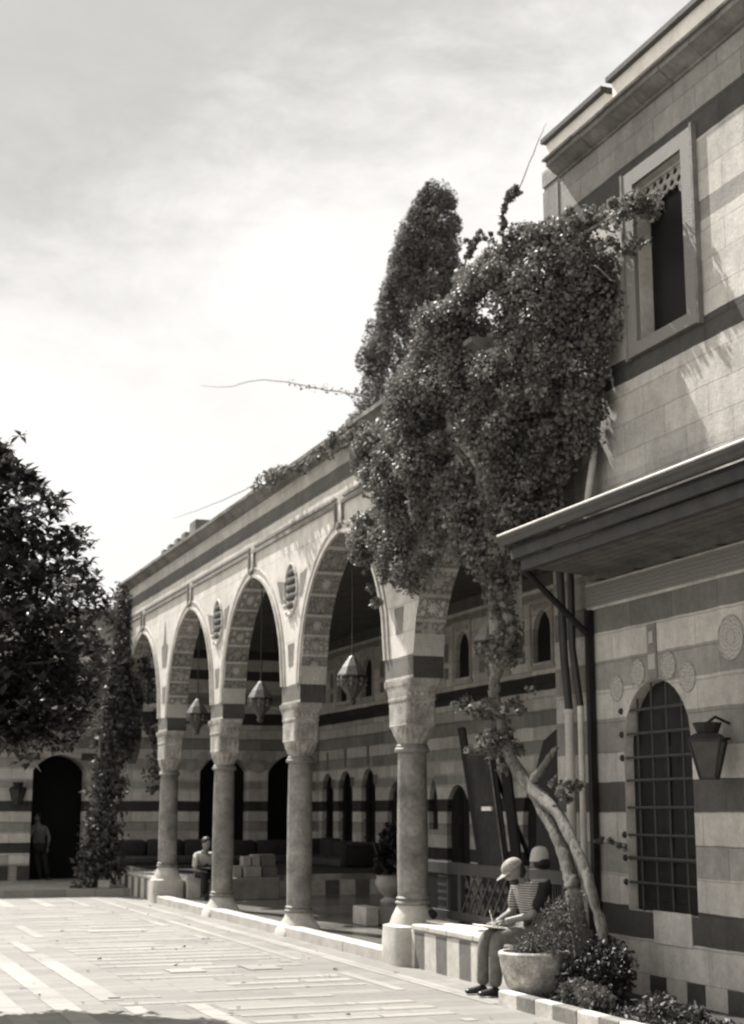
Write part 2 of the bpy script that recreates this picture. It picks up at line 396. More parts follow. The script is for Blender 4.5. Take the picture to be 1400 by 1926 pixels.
def arch(c, w, spring, rise, point=1.0):
    """pointed arch profile: half width w, springing height, rise"""
    k = (rise*rise-w*w)/(2*w); R = w+k
    def f(u):
        d = min(abs(u-c), w)
        return spring+math.sqrt(max(R*R-(d+k)**2, 0)) if k >= 0 else spring+rise*math.sqrt(max(1-(d/w)**2, 0))
    return f
def seg(c, w, spring, rise):
    return lambda u: spring+rise*(1-min(abs(u-c)/w, 1)**2.2)

def leaves(name, pts, size, mat, parent=None, asp=.6, up=.0, out=None, fold=.25, jit=.35, rs=RS):
    """one mesh of folded leaves (two triangles each) at pts; out = preferred outward normals"""
    pts = np.asarray(pts, float); n = len(pts)
    nr = rs.normal(size=(n, 3)); nr /= np.linalg.norm(nr, axis=1)[:, None]+1e-9
    if out is not None: nr = nr*.75+np.asarray(out)
    nr[:, 2] += up; nr /= np.linalg.norm(nr, axis=1)[:, None]+1e-9
    t = rs.normal(size=(n, 3)); t -= (t*nr).sum(1)[:, None]*nr; t /= np.linalg.norm(t, axis=1)[:, None]+1e-9
    b = np.cross(nr, t); s = size*(1+jit*rs.normal(size=n)).clip(.4, 1.8)
    s = s[:, None]
    base = pts-t*s*.5; tip = pts+t*s*.5-nr*s*.12; l = pts+b*s*asp*.5-nr*s*fold*.5; r = pts-b*s*asp*.5-nr*s*fold*.5
    V = np.stack([base, r, tip, l], 1).reshape(-1, 3)
    root = parent
    while root is not None and root.parent is not None: root = root.parent
    off = np.array(root.location) if root is not None else np.array([V[:,0].mean(), V[:,1].mean(), V[:,2].min()])
    V = V-off
    me = bpy.data.meshes.new(name); me.vertices.add(4*n); me.vertices.foreach_set('co', V.astype(np.float32).ravel())
    k = np.arange(n)*4; F = np.stack([k, k+1, k+2, k, k+2, k+3], 1).ravel().astype(np.int32)
    me.loops.add(6*n); me.loops.foreach_set('vertex_index', F); me.polygons.add(2*n)
    me.polygons.foreach_set('loop_start', np.arange(2*n, dtype=np.int32)*3)
    me.update(calc_edges=True); me.materials.append(M[mat])
    o = bpy.data.objects.new(name, me); COL.objects.link(o)
    if parent is not None: o.parent = parent
    else: o.location = off
    return o
def blobs(centers, radii, n_per, rs=RS, shell=.55):
    """points spread through ellipsoidal clumps, denser towards the shell; returns points and outward normals"""
    P, N = [], []
    for c, r, n in zip(centers, radii, n_per):
        d = rs.normal(size=(int(n), 3)); d /= np.linalg.norm(d, axis=1)[:, None]
        q = (shell+(1-shell)*rs.rand(int(n)))[:, None]
        P.append(np.array(c)+d*q*np.array(r)); N.append(d)
    return np.concatenate(P), np.concatenate(N)

# ------------------------------------------------------------------ world, sun, camera
D = Vector((.235, -.72, -1.0)).normalized()
W = bpy.data.worlds.new('World'); SC.world = W; W.use_nodes = True
nt = W.node_tree; nt.nodes.clear()
def wn(t, **k):
    q = nt.nodes.new(t)
    for a, v in k.items(): setattr(q, a, v)
    return q
def wl(a, b): nt.links.new(a, b)
sky = wn('ShaderNodeTexSky', sky_type='NISHITA'); sky.sun_disc = False
sky.sun_elevation = math.asin(-D.z); sky.sun_rotation = math.atan2(-D.x, -D.y)
bw = wn('ShaderNodeRGBToBW'); wl(sky.outputs[0], bw.inputs[0])
def wm(op, a, b):
    q = wn('ShaderNodeMath', operation=op)
    for i, v in enumerate((a, b)):
        if hasattr(v, 'is_output'): wl(v, q.inputs[i])
        else: q.inputs[i].default_value = v
    return q.outputs[0]
tc = wn('ShaderNodeTexCoord'); sp = wn('ShaderNodeSeparateXYZ'); wl(tc.outputs['Generated'], sp.inputs[0])
mp = wn('ShaderNodeMapping'); mp.inputs['Scale'].default_value = (1, 1, 2.2); wl(tc.outputs['Generated'], mp.inputs[0])
def wnoise(sc, det, dist, rough=.55):
    q = wn('ShaderNodeTexNoise'); q.inputs['Scale'].default_value = sc; q.inputs['Detail'].default_value = det
    q.inputs['Distortion'].default_value = dist; q.inputs['Roughness'].default_value = rough; wl(mp.outputs[0], q.inputs['Vector']); return q.outputs[0]
n1 = wnoise(3.0, 8, .35, .6); n2 = wnoise(10, 7, .3, .62)
lat = wm('ADD', wm('MULTIPLY', sp.outputs[0], .937), wm('MULTIPLY', sp.outputs[1], -.349))
edge = wm('SUBTRACT', wm('ADD', wm('MULTIPLY', lat, .16), .428), sp.outputs[2])
edge = wm('ADD', edge, wm('MULTIPLY', wm('SUBTRACT', n1, .5), .20))
edge = wm('ADD', edge, wm('MULTIPLY', wm('SUBTRACT', n2, .5), .16))
mr = wn('ShaderNodeMapRange', interpolation_type='SMOOTHSTEP'); wl(edge, mr.inputs[0])
for i, v in enumerate((-.07, .10, 0.0, 1.0)): mr.inputs[i+1].default_value = v
def smooth(v, a, b):
    q = wn('ShaderNodeMapRange', interpolation_type='SMOOTHSTEP'); wl(v, q.inputs[0]); q.inputs[1].default_value = a; q.inputs[2].default_value = b; return q.outputs[0]
bright = wm('MAXIMUM', smooth(sp.outputs[2], .56, .78), smooth(wm('MULTIPLY', sp.outputs[0], -1.0), .45, .75))
cl = wm('ADD', wm('ADD', wm('MULTIPLY', n1, 2.0), 4.0), wm('MULTIPLY', bright, 1.0))
fh = wm('ADD', wm('MULTIPLY', sp.outputs[0], .348), wm('MULTIPLY', sp.outputs[1], .937))
front = smooth(fh, -.1, .5)
mix = wn('ShaderNodeMix', data_type='FLOAT'); wl(wm('MAXIMUM', wm('MULTIPLY', mr.outputs[0], front), bright), mix.inputs[0])
wl(wm('MINIMUM', wm('ADD', wm('MULTIPLY', bw.outputs[0], .08), wm('ADD', 2.35, wm('MULTIPLY', n2, .8))), 3.9), mix.inputs[2]); wl(cl, mix.inputs[3])
tn = wn('ShaderNodeMix', data_type='RGBA', blend_type='MULTIPLY'); tn.inputs[0].default_value = 1
wl(mix.outputs[0], tn.inputs[6]); tn.inputs[7].default_value = (1.0, .978, .945, 1)
bg = wn('ShaderNodeBackground'); bg.inputs[1].default_value = .1; wl(tn.outputs[2], bg.inputs[0])
wo = wn('ShaderNodeOutputWorld'); wl(bg.outputs[0], wo.inputs[0])

sun = bpy.data.lights.new('sun', 'SUN'); sun.energy = 5.0; sun.angle = math.radians(.53); sun.color = (1.0, .975, .93)
so = bpy.data.objects.new('sun', sun); COL.objects.link(so); so.rotation_euler = D.to_track_quat('-Z', 'Y').to_euler(); so.location = (-10, 40, 40)

cam = bpy.data.cameras.new('camera'); co = bpy.data.objects.new('camera', cam); COL.objects.link(co); SC.camera = co
PITCH, YAW = math.radians(11.155), math.radians(20.394)
co.location = (0, 0, 1.7); co.rotation_euler = (math.pi/2+PITCH, 0, -YAW)
cam.sensor_fit = 'VERTICAL'; cam.sensor_height = 24; cam.lens = 24*2850/1926; cam.clip_end = 2000; cam.clip_start = .05
cam.dof.use_dof = True; cam.dof.focus_distance = 3.6; cam.dof.aperture_fstop = 5.6
SC.view_settings.view_transform = 'Standard'; SC.view_settings.look = 'None'; SC.view_settings.exposure = 1.08; SC.view_settings.gamma = 1
SC.cycles.max_bounces = 9; SC.cycles.diffuse_bounces = 7; SC.cycles.use_denoising = True; SC.cycles.pixel_filter_type = 'BLACKMAN_HARRIS'; SC.cycles.filter_width = 1.5

# ------------------------------------------------------------------ ground
m = MB(); m.add([(-90,-60,0),(90,-60,0),(90,160,0),(-90,160,0)], [(0,1,2,3)])
tag(m.build('courtyard', 'pave', origin=(0,0,0)), kind='structure')
mx, my = MB(), MB()
Z1, Z2 = .004, .008
rr = random.Random(3)
def ystripe(x0, x1, y0, y1, p=.12):
    y = y0
    while y < y1:
        l = rr.uniform(.8, 1.9); e = min(y+l, y1)
        if rr.random() > p: my.quad((x0+rr.uniform(-.01,.01), y, Z1), (x1+rr.uniform(-.01,.01), y, Z1), (x1, e-.012, Z1), (x0, e-.012, Z1))
        y = e
def xstripe(y0, y1, x0, x1, p=.2):
    x = x0
    while x < x1:
        l = rr.uniform(.5, 1.5); e = min(x+l, x1)
        if rr.random() > p: mx.quad((x, y0+rr.uniform(-.01,.01), Z1), (e-.012, y0+rr.uniform(-.01,.01), Z1), (e-.012, y1, Z1), (x, y1, Z1))
        x = e
for x in (-3.6, -3.1, -2.55, -2.0, -1.3, -.7, -.1, .35, .8, 1.3, 1.75): ystripe(x, x+.2, 6, 22, .15)
ystripe(2.2, 2.43, 6, 19.5, 0); ystripe(2.70, 2.91, 14.35, 19.25, 0); ystripe(2.72, 2.86, 19.5, 21.1, 0); ystripe(3.14, 3.30, 21.6, 23.9, 0)
ystripe(3.36, 3.54, 6, 13.85, 0); ystripe(2.8, 2.96, 12.9, 13.85, 0); ystripe(2.3, 2.5, 22, 31, .3); ystripe(1.5, 1.7, 22, 31, .3)
xstripe(13.95, 14.12, 2.8, 5.3, .05); xstripe(14.45, 14.55, 2.8, 3.3, 0)
y = 6.1
while y < 13.6: xstripe(y, y+.17, 3.62, 5.4, .22); y += .45
y = 14.75
while y < 21: xstripe(y, y+rr.uniform(.12,.2), 3.25 if y > 15 else 3.7, 5.45, .3); y += .42
y = 21.4
while y < 28.2: xstripe(y, y+.2, 3.5, 5.2, .35); y += .6
mx.quad((3.85,16.5,Z2),(4.25,16.5,Z2),(4.25,16.88,Z2),(3.85,16.88,Z2)); mx.quad((4.72,16.5,Z2),(5.1,16.5,Z2),(5.1,17.0,Z2),(4.72,17.0,Z2))
mx.quad((4.0,22.3,Z2),(4.85,22.3,Z2),(4.85,22.7,Z2),(4.0,22.7,Z2))
ystripe(5.52, 5.64, 14.2, 31, .15); ystripe(5.92, 6.1, 12.9, 31, .04); ystripe(5.0, 5.12, 28.3, 31.2, .1); ystripe(5.24, 5.36, 20.5, 27.2, .35)
y = 28.4
for x in (1.2, 2.0, 2.8, 3.6, 4.3): ystripe(x, x+.22, 28.4, 31.2, .1)
tag(mx.build('crosswise_paving', 'pave_light', origin=(0,0,0)), kind='structure'); tag(my.build('lengthwise_paving', 'pave_lighty', origin=(0,0,0)), kind='structure')
P_ = np.column_stack([RS.uniform(-1, 6.2, 170), RS.uniform(9, 30, 170), .016+.01*RS.rand(170)])
tag(leaves('fallen_leaves', P_, .055, 'leaf_fallen', None, .6, 3.0), kind='stuff', label='scattered fallen leaves on the pale paving')
m = MB(); m.box(-14, 6.6, 31.7, 36.2, -.1, .14); tag(m.build('terrace', 'terrace'), kind='structure')
m = MB(); m.box(6.61, 12.0, 12.9, 36.0, -.1, .10); tag(m.build('porch_floor', 'porch'), kind='structure')
m = MB(); m.box(6.08, 7.29, 2.0, 12.8, -.1, .06)
tag(m.build('flower_bed', 'soil'), kind='structure')

# ------------------------------------------------------------------ arcade building
A = thing('arcade_building', (6.5, 24, 0), 'long pale stone arcade of pointed arches on columns with striped porch walls', 'arcade')
PC = [16.56, 20.83, 25.0, 29.08]
CE = [18.70, 22.92, 27.04, 31.17]
ops = [(c-1.68, c+1.68, -.0, arch(c, 1.68, 3.46, 1.86)) for c in CE]
ops.append((14.05, 16.13, 0, lambda u: 3.46+1.8*math.sqrt(max(0, min(1, (16.13-u)/1.7)))))
# keep only masonry above the capitals
m = MB(); o2 = []
for a, b, zb, f in ops: o2.append((a, b, 3.2, f))
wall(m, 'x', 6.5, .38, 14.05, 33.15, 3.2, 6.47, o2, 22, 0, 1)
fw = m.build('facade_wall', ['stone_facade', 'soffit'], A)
# arch mouldings: double raised rings
for c in CE[:4]:
    f = arch(c, 1.68, 3.46, 1.86)
    m = MB()
    for off, w_, pr in ((.0, .05, .03), (.13, .035, .022)):
        pts = []
        for i in range(41):
            t = -1+2*i/40; u = c+1.68*t; pts.append((u, f(u)))
        pts = [(c-1.68, 3.47)]+pts+[(c+1.68, 3.47)]
        inn, outp = [], []
        for i, (u, z) in enumerate(pts):
            a = pts[max(i-1, 0)]; b = pts[min(i+1, len(pts)-1)]; t = Vector((b[0]-a[0], b[1]-a[1]))
            t = t.normalized() if t.length > 1e-6 else Vector((0,1)); nrm = Vector((-t.y, t.x))
            if nrm.y < 0 and abs(u-c) < 1.6: nrm = -nrm
            if abs(nrm.x) > .3 and nrm.x*(u-c) < 0: nrm = -nrm
            inn.append((u+nrm.x*(off+.004), z+nrm.y*(off+.004))); outp.append((u+nrm.x*(off+w_), z+nrm.y*(off+w_)))
        for i in range(len(pts)-1):
            a, b, q, d = inn[i], inn[i+1], outp[i+1], outp[i]; x = 6.5-pr; y_ = 6.4985
            m.quad((x,*a),(x,*b),(x,*q),(x,*d)); m.quad((x,*a),(x,*b),(y_,*b),(y_,*a)); m.quad((x,*d),(x,*q),(y_,*q),(y_,*d))
    m.build('arch_moulding', 'stone_trim', A)
# string course with stepped hooks over the arches
m = MB()
ys = [14.1]+[v for c in CE for v in (c-.14, c+.14)]+[33.1]
for a, b in zip(ys[0::2], ys[1::2]):
    m.box(6.462, 6.4985, a, b, 5.69, 5.745); m.box(6.475, 6.4985, a, b, 5.785, 5.82)
for c in CE:
    for s_ in (-1, 1):
        m.box(6.462, 6.4985, c+s_*.14-.02, c+s_*.14+.02, 5.42, 5.699); 
    m.ball((6.47, c, 5.40), (.03, .07, .05))
m.split('string_course', 'stone_string', A)
# cornice
def cornice(mb, prof, y0, y1, step, gap=.006, m=0):
    y = y0
    while y < y1-.02:
        e = min(y+step, y1); k = len(prof)
        d = rr.uniform(-.006, .006)
        vs = [(x+d, y+gap/2, z) for x, z in prof]+[(x+d, e-gap/2, z) for x, z in prof]
        fs = [(i, (i+1) % k, k+(i+1) % k, k+i) for i in range(k)]+[tuple(range(k))[::-1], tuple(range(k, 2*k))]
        mb.add(vs, fs, m); y = e
m = MB()
cornice(m, [(6.90,6.474),(6.48,6.474),(6.45,6.49),(6.42,6.53),(6.36,6.57),(6.34,6.575),(6.34,6.63),(6.90,6.65)], 14.05, 33.2, .62)
cornice(m, [(6.499,6.452),(6.46,6.452),(6.46,6.472),(6.499,6.472)], 14.05, 33.15, 4.0)
m.build('cornice', 'stone_cornice', A, True)
m = MB(); m.box(6.6, 12.4, 14.06, 36.0, 6.655, 6.72); m.build('roof', 'stone_grey', A)
# little stones along the roof edge
q0 = None
for i, (yy, s_) in enumerate(((26.7, .34), (27.45, .22), (28.05, .2), (28.65, .18), (29.2, .16))):
    m = MB(); m.bevbox(6.42, 6.42+.3, yy-s_*.7, yy+s_*.7, 6.653, 6.653+s_*.75, .02); m.build('roof_stone', 'stone_grey', A)
m = MB(); m.bevbox(6.4, 6.6, 18.0, 18.25, 6.655, 6.75, .02); m.build('roof_stone', 'stone_grey', A)
# ovals in the spandrels
def oval(yc, zc, hz=.29):
    m = MB(); N = 5
    for i in range(N):
        t = (i-(N-1)/2)/(N/2); w = .27*(1-.42*abs(t)**2.2); z = zc+t*hz
        m.ball((6.497, yc, z), (.035, w, hz/N*1.12), 0, 14, 6)
    m.ball((6.497, yc, zc+hz*1.02), (.025, .09, .11), 0, 10, 6)
    o = m.build('oval_ornament', 'stone_dark', A, True)
    p = MB()
    pts = []
    for i in range(25):
        a = 2*PI*i/24; pts.append((6.488, yc+.31*math.sin(a)*(1-.25*max(0, math.cos(a))), zc+math.cos(a)*hz*1.28))
    p.tube(pts, .022, 6); 
    for k in range(5):
        a = PI+(k-2)*.45; p.ball((6.48, yc+.31*math.sin(a), zc+math.cos(a)*hz*1.34), .04, 0, 8, 6)
    p.build('oval_border', 'stone_pale', o, True)
for yc in (20.83, 25.0): oval(yc, 4.86)
def slab_poly(mb, pts, x0, x1, m=0):
    k = len(pts); vs = [(x0,)+p for p in pts]+[(x1,)+p for p in pts]
    mb.add(vs, [tuple(range(k)), tuple(range(k, 2*k))[::-1]]+[(i, (i+1) % k, k+(i+1) % k, k+i) for i in range(k)], m)
m = MB()
for yc in PC:
    slab_poly(m, [(yc-.10, 3.74), (yc+.10, 3.74), (yc+.15, 4.06), (yc-.15, 4.06)], 6.494, 6.4985)
for yc in (20.83, 25.0):
    for s_ in (-1, 1):
        slab_poly(m, [(yc+s_*.40, 4.70), (yc+s_*.50, 4.70), (yc+s_*.72, 5.06), (yc+s_*.40, 5.02)], 6.494, 6.4985)
slab_poly(m, [(28.92, 4.45), (29.24, 4.45), (29.36, 4.85), (29.2, 4.9), (29.08, 5.35), (28.96, 4.9), (28.8, 4.85)], 6.494, 6.4985)
m.split('stone_inlay', 'stone_grey', A)
# columns
def column(yc, zb):
    X = 6.655
    m = MB(); m.lathe((X, yc, 0), [(.172, zb+.06), (.178, 1.0), (.176, 1.6), (.166, 2.36)], 32)
    c = m.build('column', 'stone_column', A, True)
    m = MB(); m.lathe((X, yc, 0), [(.17, zb+.02), (.20, zb+.03), (.205, zb+.05), (.175, zb+.075), (.172, zb+.08), (.195, zb+.095), (.172, zb+.115)], 32); m.build('base_ring', 'stone_column', c, True)
    m = MB(); m.lathe((X, yc, 0), [(.166, 2.36), (.20, 2.37), (.205, 2.40), (.185, 2.425), (.19, 2.44), (.17, 2.455)], 32); m.build('neck_ring', 'stone_column', c, True)
    m = MB()
    def cap(secs, n=96):
        vs = []; fs = []
        for z, hx, hy, e, fl in secs:
            for q in range(n):
                a = 2*PI*(q+.5)/n; c_, s_ = math.cos(a), math.sin(a); k_ = 1+fl*math.cos(16*a)
                vs.append((X+k_*hx*math.copysign(abs(c_)**(2/e), c_), yc+k_*hy*math.copysign(abs(s_)**(2/e), s_), z))
        for r_ in range(len(secs)-1):
            for q in range(n):
                l_ = (q+1) % n; fs.append((r_*n+q, r_*n+l_, (r_+1)*n+l_, (r_+1)*n+q))
        fs.append(tuple(range(n))[::-1]); fs.append(tuple((len(secs)-1)*n+q for q in range(n))); m.add(vs, fs)
    cap([(2.45,.16,.165,2,.0),(2.50,.175,.19,2.2,.03),(2.57,.19,.235,2.8,.045),(2.64,.192,.275,4,.03),(2.66,.196,.295,7,0),(2.675,.196,.30,10,0),(2.68,.186,.288,12,0),(2.95,.184,.30,14,0),(2.955,.192,.312,14,0),(2.985,.192,.315,14,0),(2.99,.186,.312,14,0),(3.07,.188,.345,14,0),(3.11,.192,.385,14,0),(3.125,.196,.41,14,0),(3.14,.2,.425,16,0),(3.2,.2,.425,16,0)])
    ca = m.build('capital', 'capital_stone', c, True, ang=30)
    for sy in (-1, 1):
        m = MB(); y0 = yc+sy*.292
        for kx in (-.115, -.04, .04, .115):
            m.tube([(X+kx-.028, y0, 2.71), (X+kx-.028, y0+sy*.006, 2.86), (X+kx, y0+sy*.008, 2.91), (X+kx+.028, y0+sy*.006, 2.86), (X+kx+.028, y0, 2.71)], .008, 5)
        for kx in (-.14, -.07, 0, .07, .14): m.ball((X+kx, yc+sy*.325, 3.03), (.03, .022, .03), 0, 8, 6)
        m.build('capital_carving', 'capital_stone', c, True)
    m = MB()
    if zb < .5: m.loft([(X,yc,-.02,.30,.30,5), (X,yc,.07,.295,.295,5), (X,yc,.13,.26,.265,3.2), (X,yc,.22,.215,.22,2.3), (X,yc,zb+.02,.178,.178,2)], 24)
    else:
        m.loft([(X,yc,-.02,.30,.32,6), (X,yc,.2,.31,.31,5), (X,yc,.42,.30,.30,5), (X,yc,.44,.25,.25,3), (X,yc,.52,.235,.235,2.4), (X,yc,.60,.20,.2,2), (X,yc,zb+.02,.178,.178,2)], 24)
    o = m.build('plinth', 'stone_pale', c, True, ang=50)
for yc, zb in zip(PC, (.63, .29, .29, .63)): column(yc, zb)
m = MB(); m.loft([(6.69,33.0,2.7,.1,.08,4), (6.69,33.0,2.95,.17,.14,6), (6.69,33.0,3.2,.19,.15,10)], 24); m.build('end_corbel', 'stone_column', A, True)
# kerb of the porch
m = MB(); cornice(m, [(6.40,-.05),(6.40,.125),(6.42,.14),(6.60,.14),(6.60,-.05)], 16.9, 28.75, 1.35)
m.build('kerb', 'kerb_stone', A)
# ceiling with boards and beams
m = MB(); m.box(6.89, 12.0, 14.3, 36.0, 5.76, 5.82)
y = 14.6
while y < 36: m.box(6.9, 11.99, y, y+.035, 5.735, 5.759); y += .16
m.box(11.86, 11.995, 14.4, 35.9, 5.55, 5.734); m.box(6.9, 11.85, 35.85, 35.99, 5.55, 5.734)
m.build('ceiling', 'ceil', A)
# back wall with windows, doors and small upper niches
bw_ops = []
WIN = [(35.36,.42,.8,2.59), (34.07,.5,.8,2.62), (32.52,.46,.8,2.64), (30.7,.62,.12,2.33), (27.5,.55,.12,2.20), (24.1,.55,.12,2.15), (25.9,.45,.12,2.12)]
for c, w, zb, zt in WIN: bw_ops.append((c-w, c+w, zb, arch(c, w, zt-w*1.05, w*1.05)))
NIC = [34.3, 32.6, 30.85, 29.05, 27.2, 25.5, 23.75, 22.0]
for c in NIC: bw_ops.append((c-.36, c+.36, 4.25, arch(c, .36, 4.72, .45)))
bw_ops.append((28.73-.24, 28.73+.24, 1.33, arch(28.73, .24, 1.75, .6)))
m = MB(); wall(m, 'x', 12.0, .42, 14.3, 36.0, -.1, 6.65, bw_ops, 10, 0, 0)
m.build('back_wall', 'stone_back', A)
for c, w, zb, zt in WIN:
    m = MB(); f = arch(c, w, zt-w*1.05, w*1.05)
    if zb > .5:
        for k in range(1, 3): m.box(12.07, 12.10, c-w+2*w*k/3-.02, c-w+2*w*k/3+.02, zb, zt-.1)
        for z in np.arange(zb+.3, zt-.2, .38): m.box(12.065, 12.095, c-w, c+w, z, z+.03)
        fr = m.build('window', 'wood_dark', A)
        m = MB(); m.box(12.11, 12.13, c-w-.02, c+w+.02, zb-.02, zt+.02); m.build('pane', 'glass_dark', fr)
    else:
        m.box(12.10, 12.14, c-w-.02, c+w+.02, zb-.02, zt+.02)
        for s_ in (-1, 1):
            for z in (.3, 1.0, 1.6): m.box(12.085, 12.099, c+s_*w*.5-.17, c+s_*w*.5+.17, z, z+.45)
        m.box(12.08, 12.099, c-.02, c+.02, .12, zt-.05); m.build('door', 'wood_dark', A)
for c in NIC:
    m = MB(); m.box(12.1, 12.13, c-.38, c+.38, 4.23, 5.2)
    fr = m.build('niche_back', 'wood_dark', A)
    m = MB()
    for s_ in (-1, 1):
        m.box(11.972, 11.9985, c+s_*.42-.035, c+s_*.42+.035, 4.2, 5.3)
    m.box(11.972, 11.9985, c-.455, c+.455, 5.302, 5.36); m.box(11.965, 11.9985, c-.5, c+.5, 4.13, 4.198)
    m.split('niche_frame', 'stone_trim', A)
    m = MB()
    for k in range(-3, 4): m.ball((12.0, c+k*.09, 5.2), (.03, .04, .05), 0, 8, 5)
    for k in range(-3, 4): m.ball((12.0, c+k*.09+.045, 5.26), (.03, .035, .03), 0, 8, 5)
    m.build('niche_stalactites', 'stone_trim', A)
    m = MB(); m.box(11.988, 11.9985, c+.68, c+.88, 4.62, 4.98); m.box(11.988, 11.9985, c+.68, c+.88, 4.28, 4.5); m.split('niche_inlay', 'stone_grey', A)
m = MB(); m.box(12.1, 12.13, 28.4, 29.06, 1.3, 2.4); m.build('niche_back', 'wood_dark', A)
# fan blocks over back windows
m = MB()
for c, w, zb, zt in WIN[:3]:
    m.box(11.985, 11.9985, c-.05, c+.05, zt+.08, zt+.5); m.box(11.986, 11.9985, c-w-.12, c-w+.1, zt-.35, zt-.15)
m.split('keystone', 'stone_grey', A)
# stone dais and block at the far end
k = NT('bench_front_stripes'); p, x, y, z = k.pos()
w_ = k.math('FRACT', k.math('ADD', k.math('DIVIDE', k.math('SUBTRACT', x, y), .62), k.math('MULTIPLY', k.noise(p, 1.1, 2), .12)))
v = k.ramp(w_, [(0, .50), (.52, .13)], True)
top = k.math('GREATER_THAN', z, .385); mm = k.n('ShaderNodeMix', data_type='FLOAT'); k.l(top, mm.inputs[0]); k.l(v, mm.inputs[2]); k.l(k.map(k.noise(p, 2.5, 2), .42, .58, .2, .46), mm.inputs[3])
k.l(k.val(k.math('MULTIPLY', mm.outputs[0], k.map(k.noise(p, 7, 5), .3, .7, .78, 1.15))), k.b.inputs['Base Color']); k.b.inputs['Roughness'].default_value = .85
k.bump(k.noise(p, 25, 4), .4, .01); M['bench_stripe'] = k.m
m = MB(); m.box(6.95, 11.98, 28.6, 35.98, .0, .50); d_ = m.build('dais', 'bench_stripe', A)
m = MB(); m.box(6.97, 11.96, 28.66, 35.96, .502, .515); m.build('carpet', 'carpet', d_)
m = MB(); m.bevbox(7.35, 8.42, 27.5, 28.55, .1, .495, .02); m.build('stone_block', 'stone_grey', A)

# far end building with doorway
E_ = thing('courtyard_building', (5, 36, 0), 'striped stone building closing the far end of the courtyard with a dark arched doorway', 'building')
eo = [(5.03, 6.27, .14, seg(5.65, .62, 2.62, .36)), (3.0, 4.2, .14, seg(3.6, .6, 2.0, .3)), (8.98, 10.2, .6, seg(9.59, .61, 2.62, .42)), (10.68, 11.9, .6, seg(11.29, .61, 2.62, .42))]
m = MB(); wall(m, 'y', 36.0, .6, -14, 12.42, -.1, 6.3, eo, 12, 0, 0); m.build('wall', 'stone_end', E_)
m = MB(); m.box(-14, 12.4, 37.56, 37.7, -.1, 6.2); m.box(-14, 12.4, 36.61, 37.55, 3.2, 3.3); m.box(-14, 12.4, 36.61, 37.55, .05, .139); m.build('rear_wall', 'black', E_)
m = MB(); m.box(-14, 12.42, 35.86, 36.7, 6.302, 6.42); m.build('roof_edge', 'stone_cornice', E_)
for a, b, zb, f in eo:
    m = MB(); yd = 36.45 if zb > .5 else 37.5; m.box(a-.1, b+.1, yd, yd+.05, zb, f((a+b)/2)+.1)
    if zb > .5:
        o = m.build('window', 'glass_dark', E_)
    else: o = m.build('doorway_shadow_panel', 'black', E_); o.name = 'door'  # black panel behind the open doorway, interior darkness put into its colour
m = MB()
for x in (5.0, 6.3): m.bevbox(x-.17, x+.17, 35.96, 35.997, 2.86, 3.02, .01)
m.split('corbel_stone', 'stone_dark', E_)
m = MB(); m.box(2.0, 6.3, 35.2, 35.99, 3.62, 3.70); m.box(2.0, 6.3, 35.15, 35.199, 3.60, 3.76); aw = m.build('door_canopy', 'wood_deck', E_)
m = MB(); m.box(2.0, 6.3, 35.13, 35.148, 3.74, 3.775); m.build('gutter', 'gutter_lip', aw)
m = MB()
for i, x in enumerate((1.9, 2.5, 4.42, 4.9)): m.box(x-.14, x+.14, 35.985, 35.9985, .15, .47)
m.split('dark_base_block', 'stone_dark', E_)
m = MB()
for c in (9.59, 11.29):
    for s_ in (-1, 1):
        for kx, kz in ((.55, 2.98), (.82, 2.72)): m.ball((c+s_*kx, 35.995, kz), (.13, .008, .13), 0, 16, 6)
m.split('rosette', 'ornament_fine', E_, True)

# ------------------------------------------------------------------ corner building on the right
R_ = thing('corner_building', (8, 9, 0), 'two storey striped stone building on the right with barred window and wooden canopy', 'building')
lw = (11.6, 12.78, .80, arch(12.19, .59, 2.30, .59)); uw = (11.33, 12.2, 6.13, lambda u: 7.72)
m = MB(); wall(m, 'x', 7.3, .45, 0.5, 14.15, -.1, 8.47, [lw, uw], 14, 0, 1)
m.box(7.302, 8.6, 14.0, 14.149, -.1, 8.38); m.box(7.28, 7.6, 13.79, 14.16, 8.475, 8.66); 
m.box(6.52, 7.299, 14.06, 14.20, 4.45, 6.45)
m.build('wall', ['stone_right', 'stone_pale'], R_)
m = MB(); m.box(7.285, 7.2985, 13.80, 14.155, 6.6, 8.42); m.build('corner_quoin', 'stone_grey', R_)
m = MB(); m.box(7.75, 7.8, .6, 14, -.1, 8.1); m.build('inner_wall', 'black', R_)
m = MB(); cornice(m, [(7.6,8.435),(7.29,8.435),(7.27,8.44),(7.265,8.455),(7.25,8.46),(7.22,8.47),(7.175,8.51),(7.14,8.535),(7.12,8.54),(7.12,8.59),(7.6,8.61)], .5, 13.76, .52, .008)
m.build('cornice', 'stone_cornice', R_, True)
m = MB(); cornice(m, [(7.6,8.615),(7.09,8.597),(7.085,8.62),(7.6,8.64)], .5, 13.78, .7, .01); m.build('cornice_slab', 'stone_grey', R_)
m = MB(); m.box(7.5, 16, .5, 13.9, 8.3, 8.60); m.box(8.02, 16, 13.901, 15.4, 6.8, 8.60); m.build('roof', 'stone_grey', R_)
for y0, y1, z1 in ((13.98, 15.42, 9.66), (.5, 13.80, 9.70)):
    m = MB(); m.box(8.0, 8.5, y0, y1, 8.605, z1); pr = m.build('parapet', 'plaster_white', R_)
    m = MB(); m.box(7.93, 8.55, y0-.04, y1+.03, z1+.002, z1+.06); m.build('coping', 'stone_dark', pr)
m = MB(); m.box(8.12, 8.4, 13.805, 13.975, 8.605, 9.5); m.build('parapet', 'plaster_white', R_)
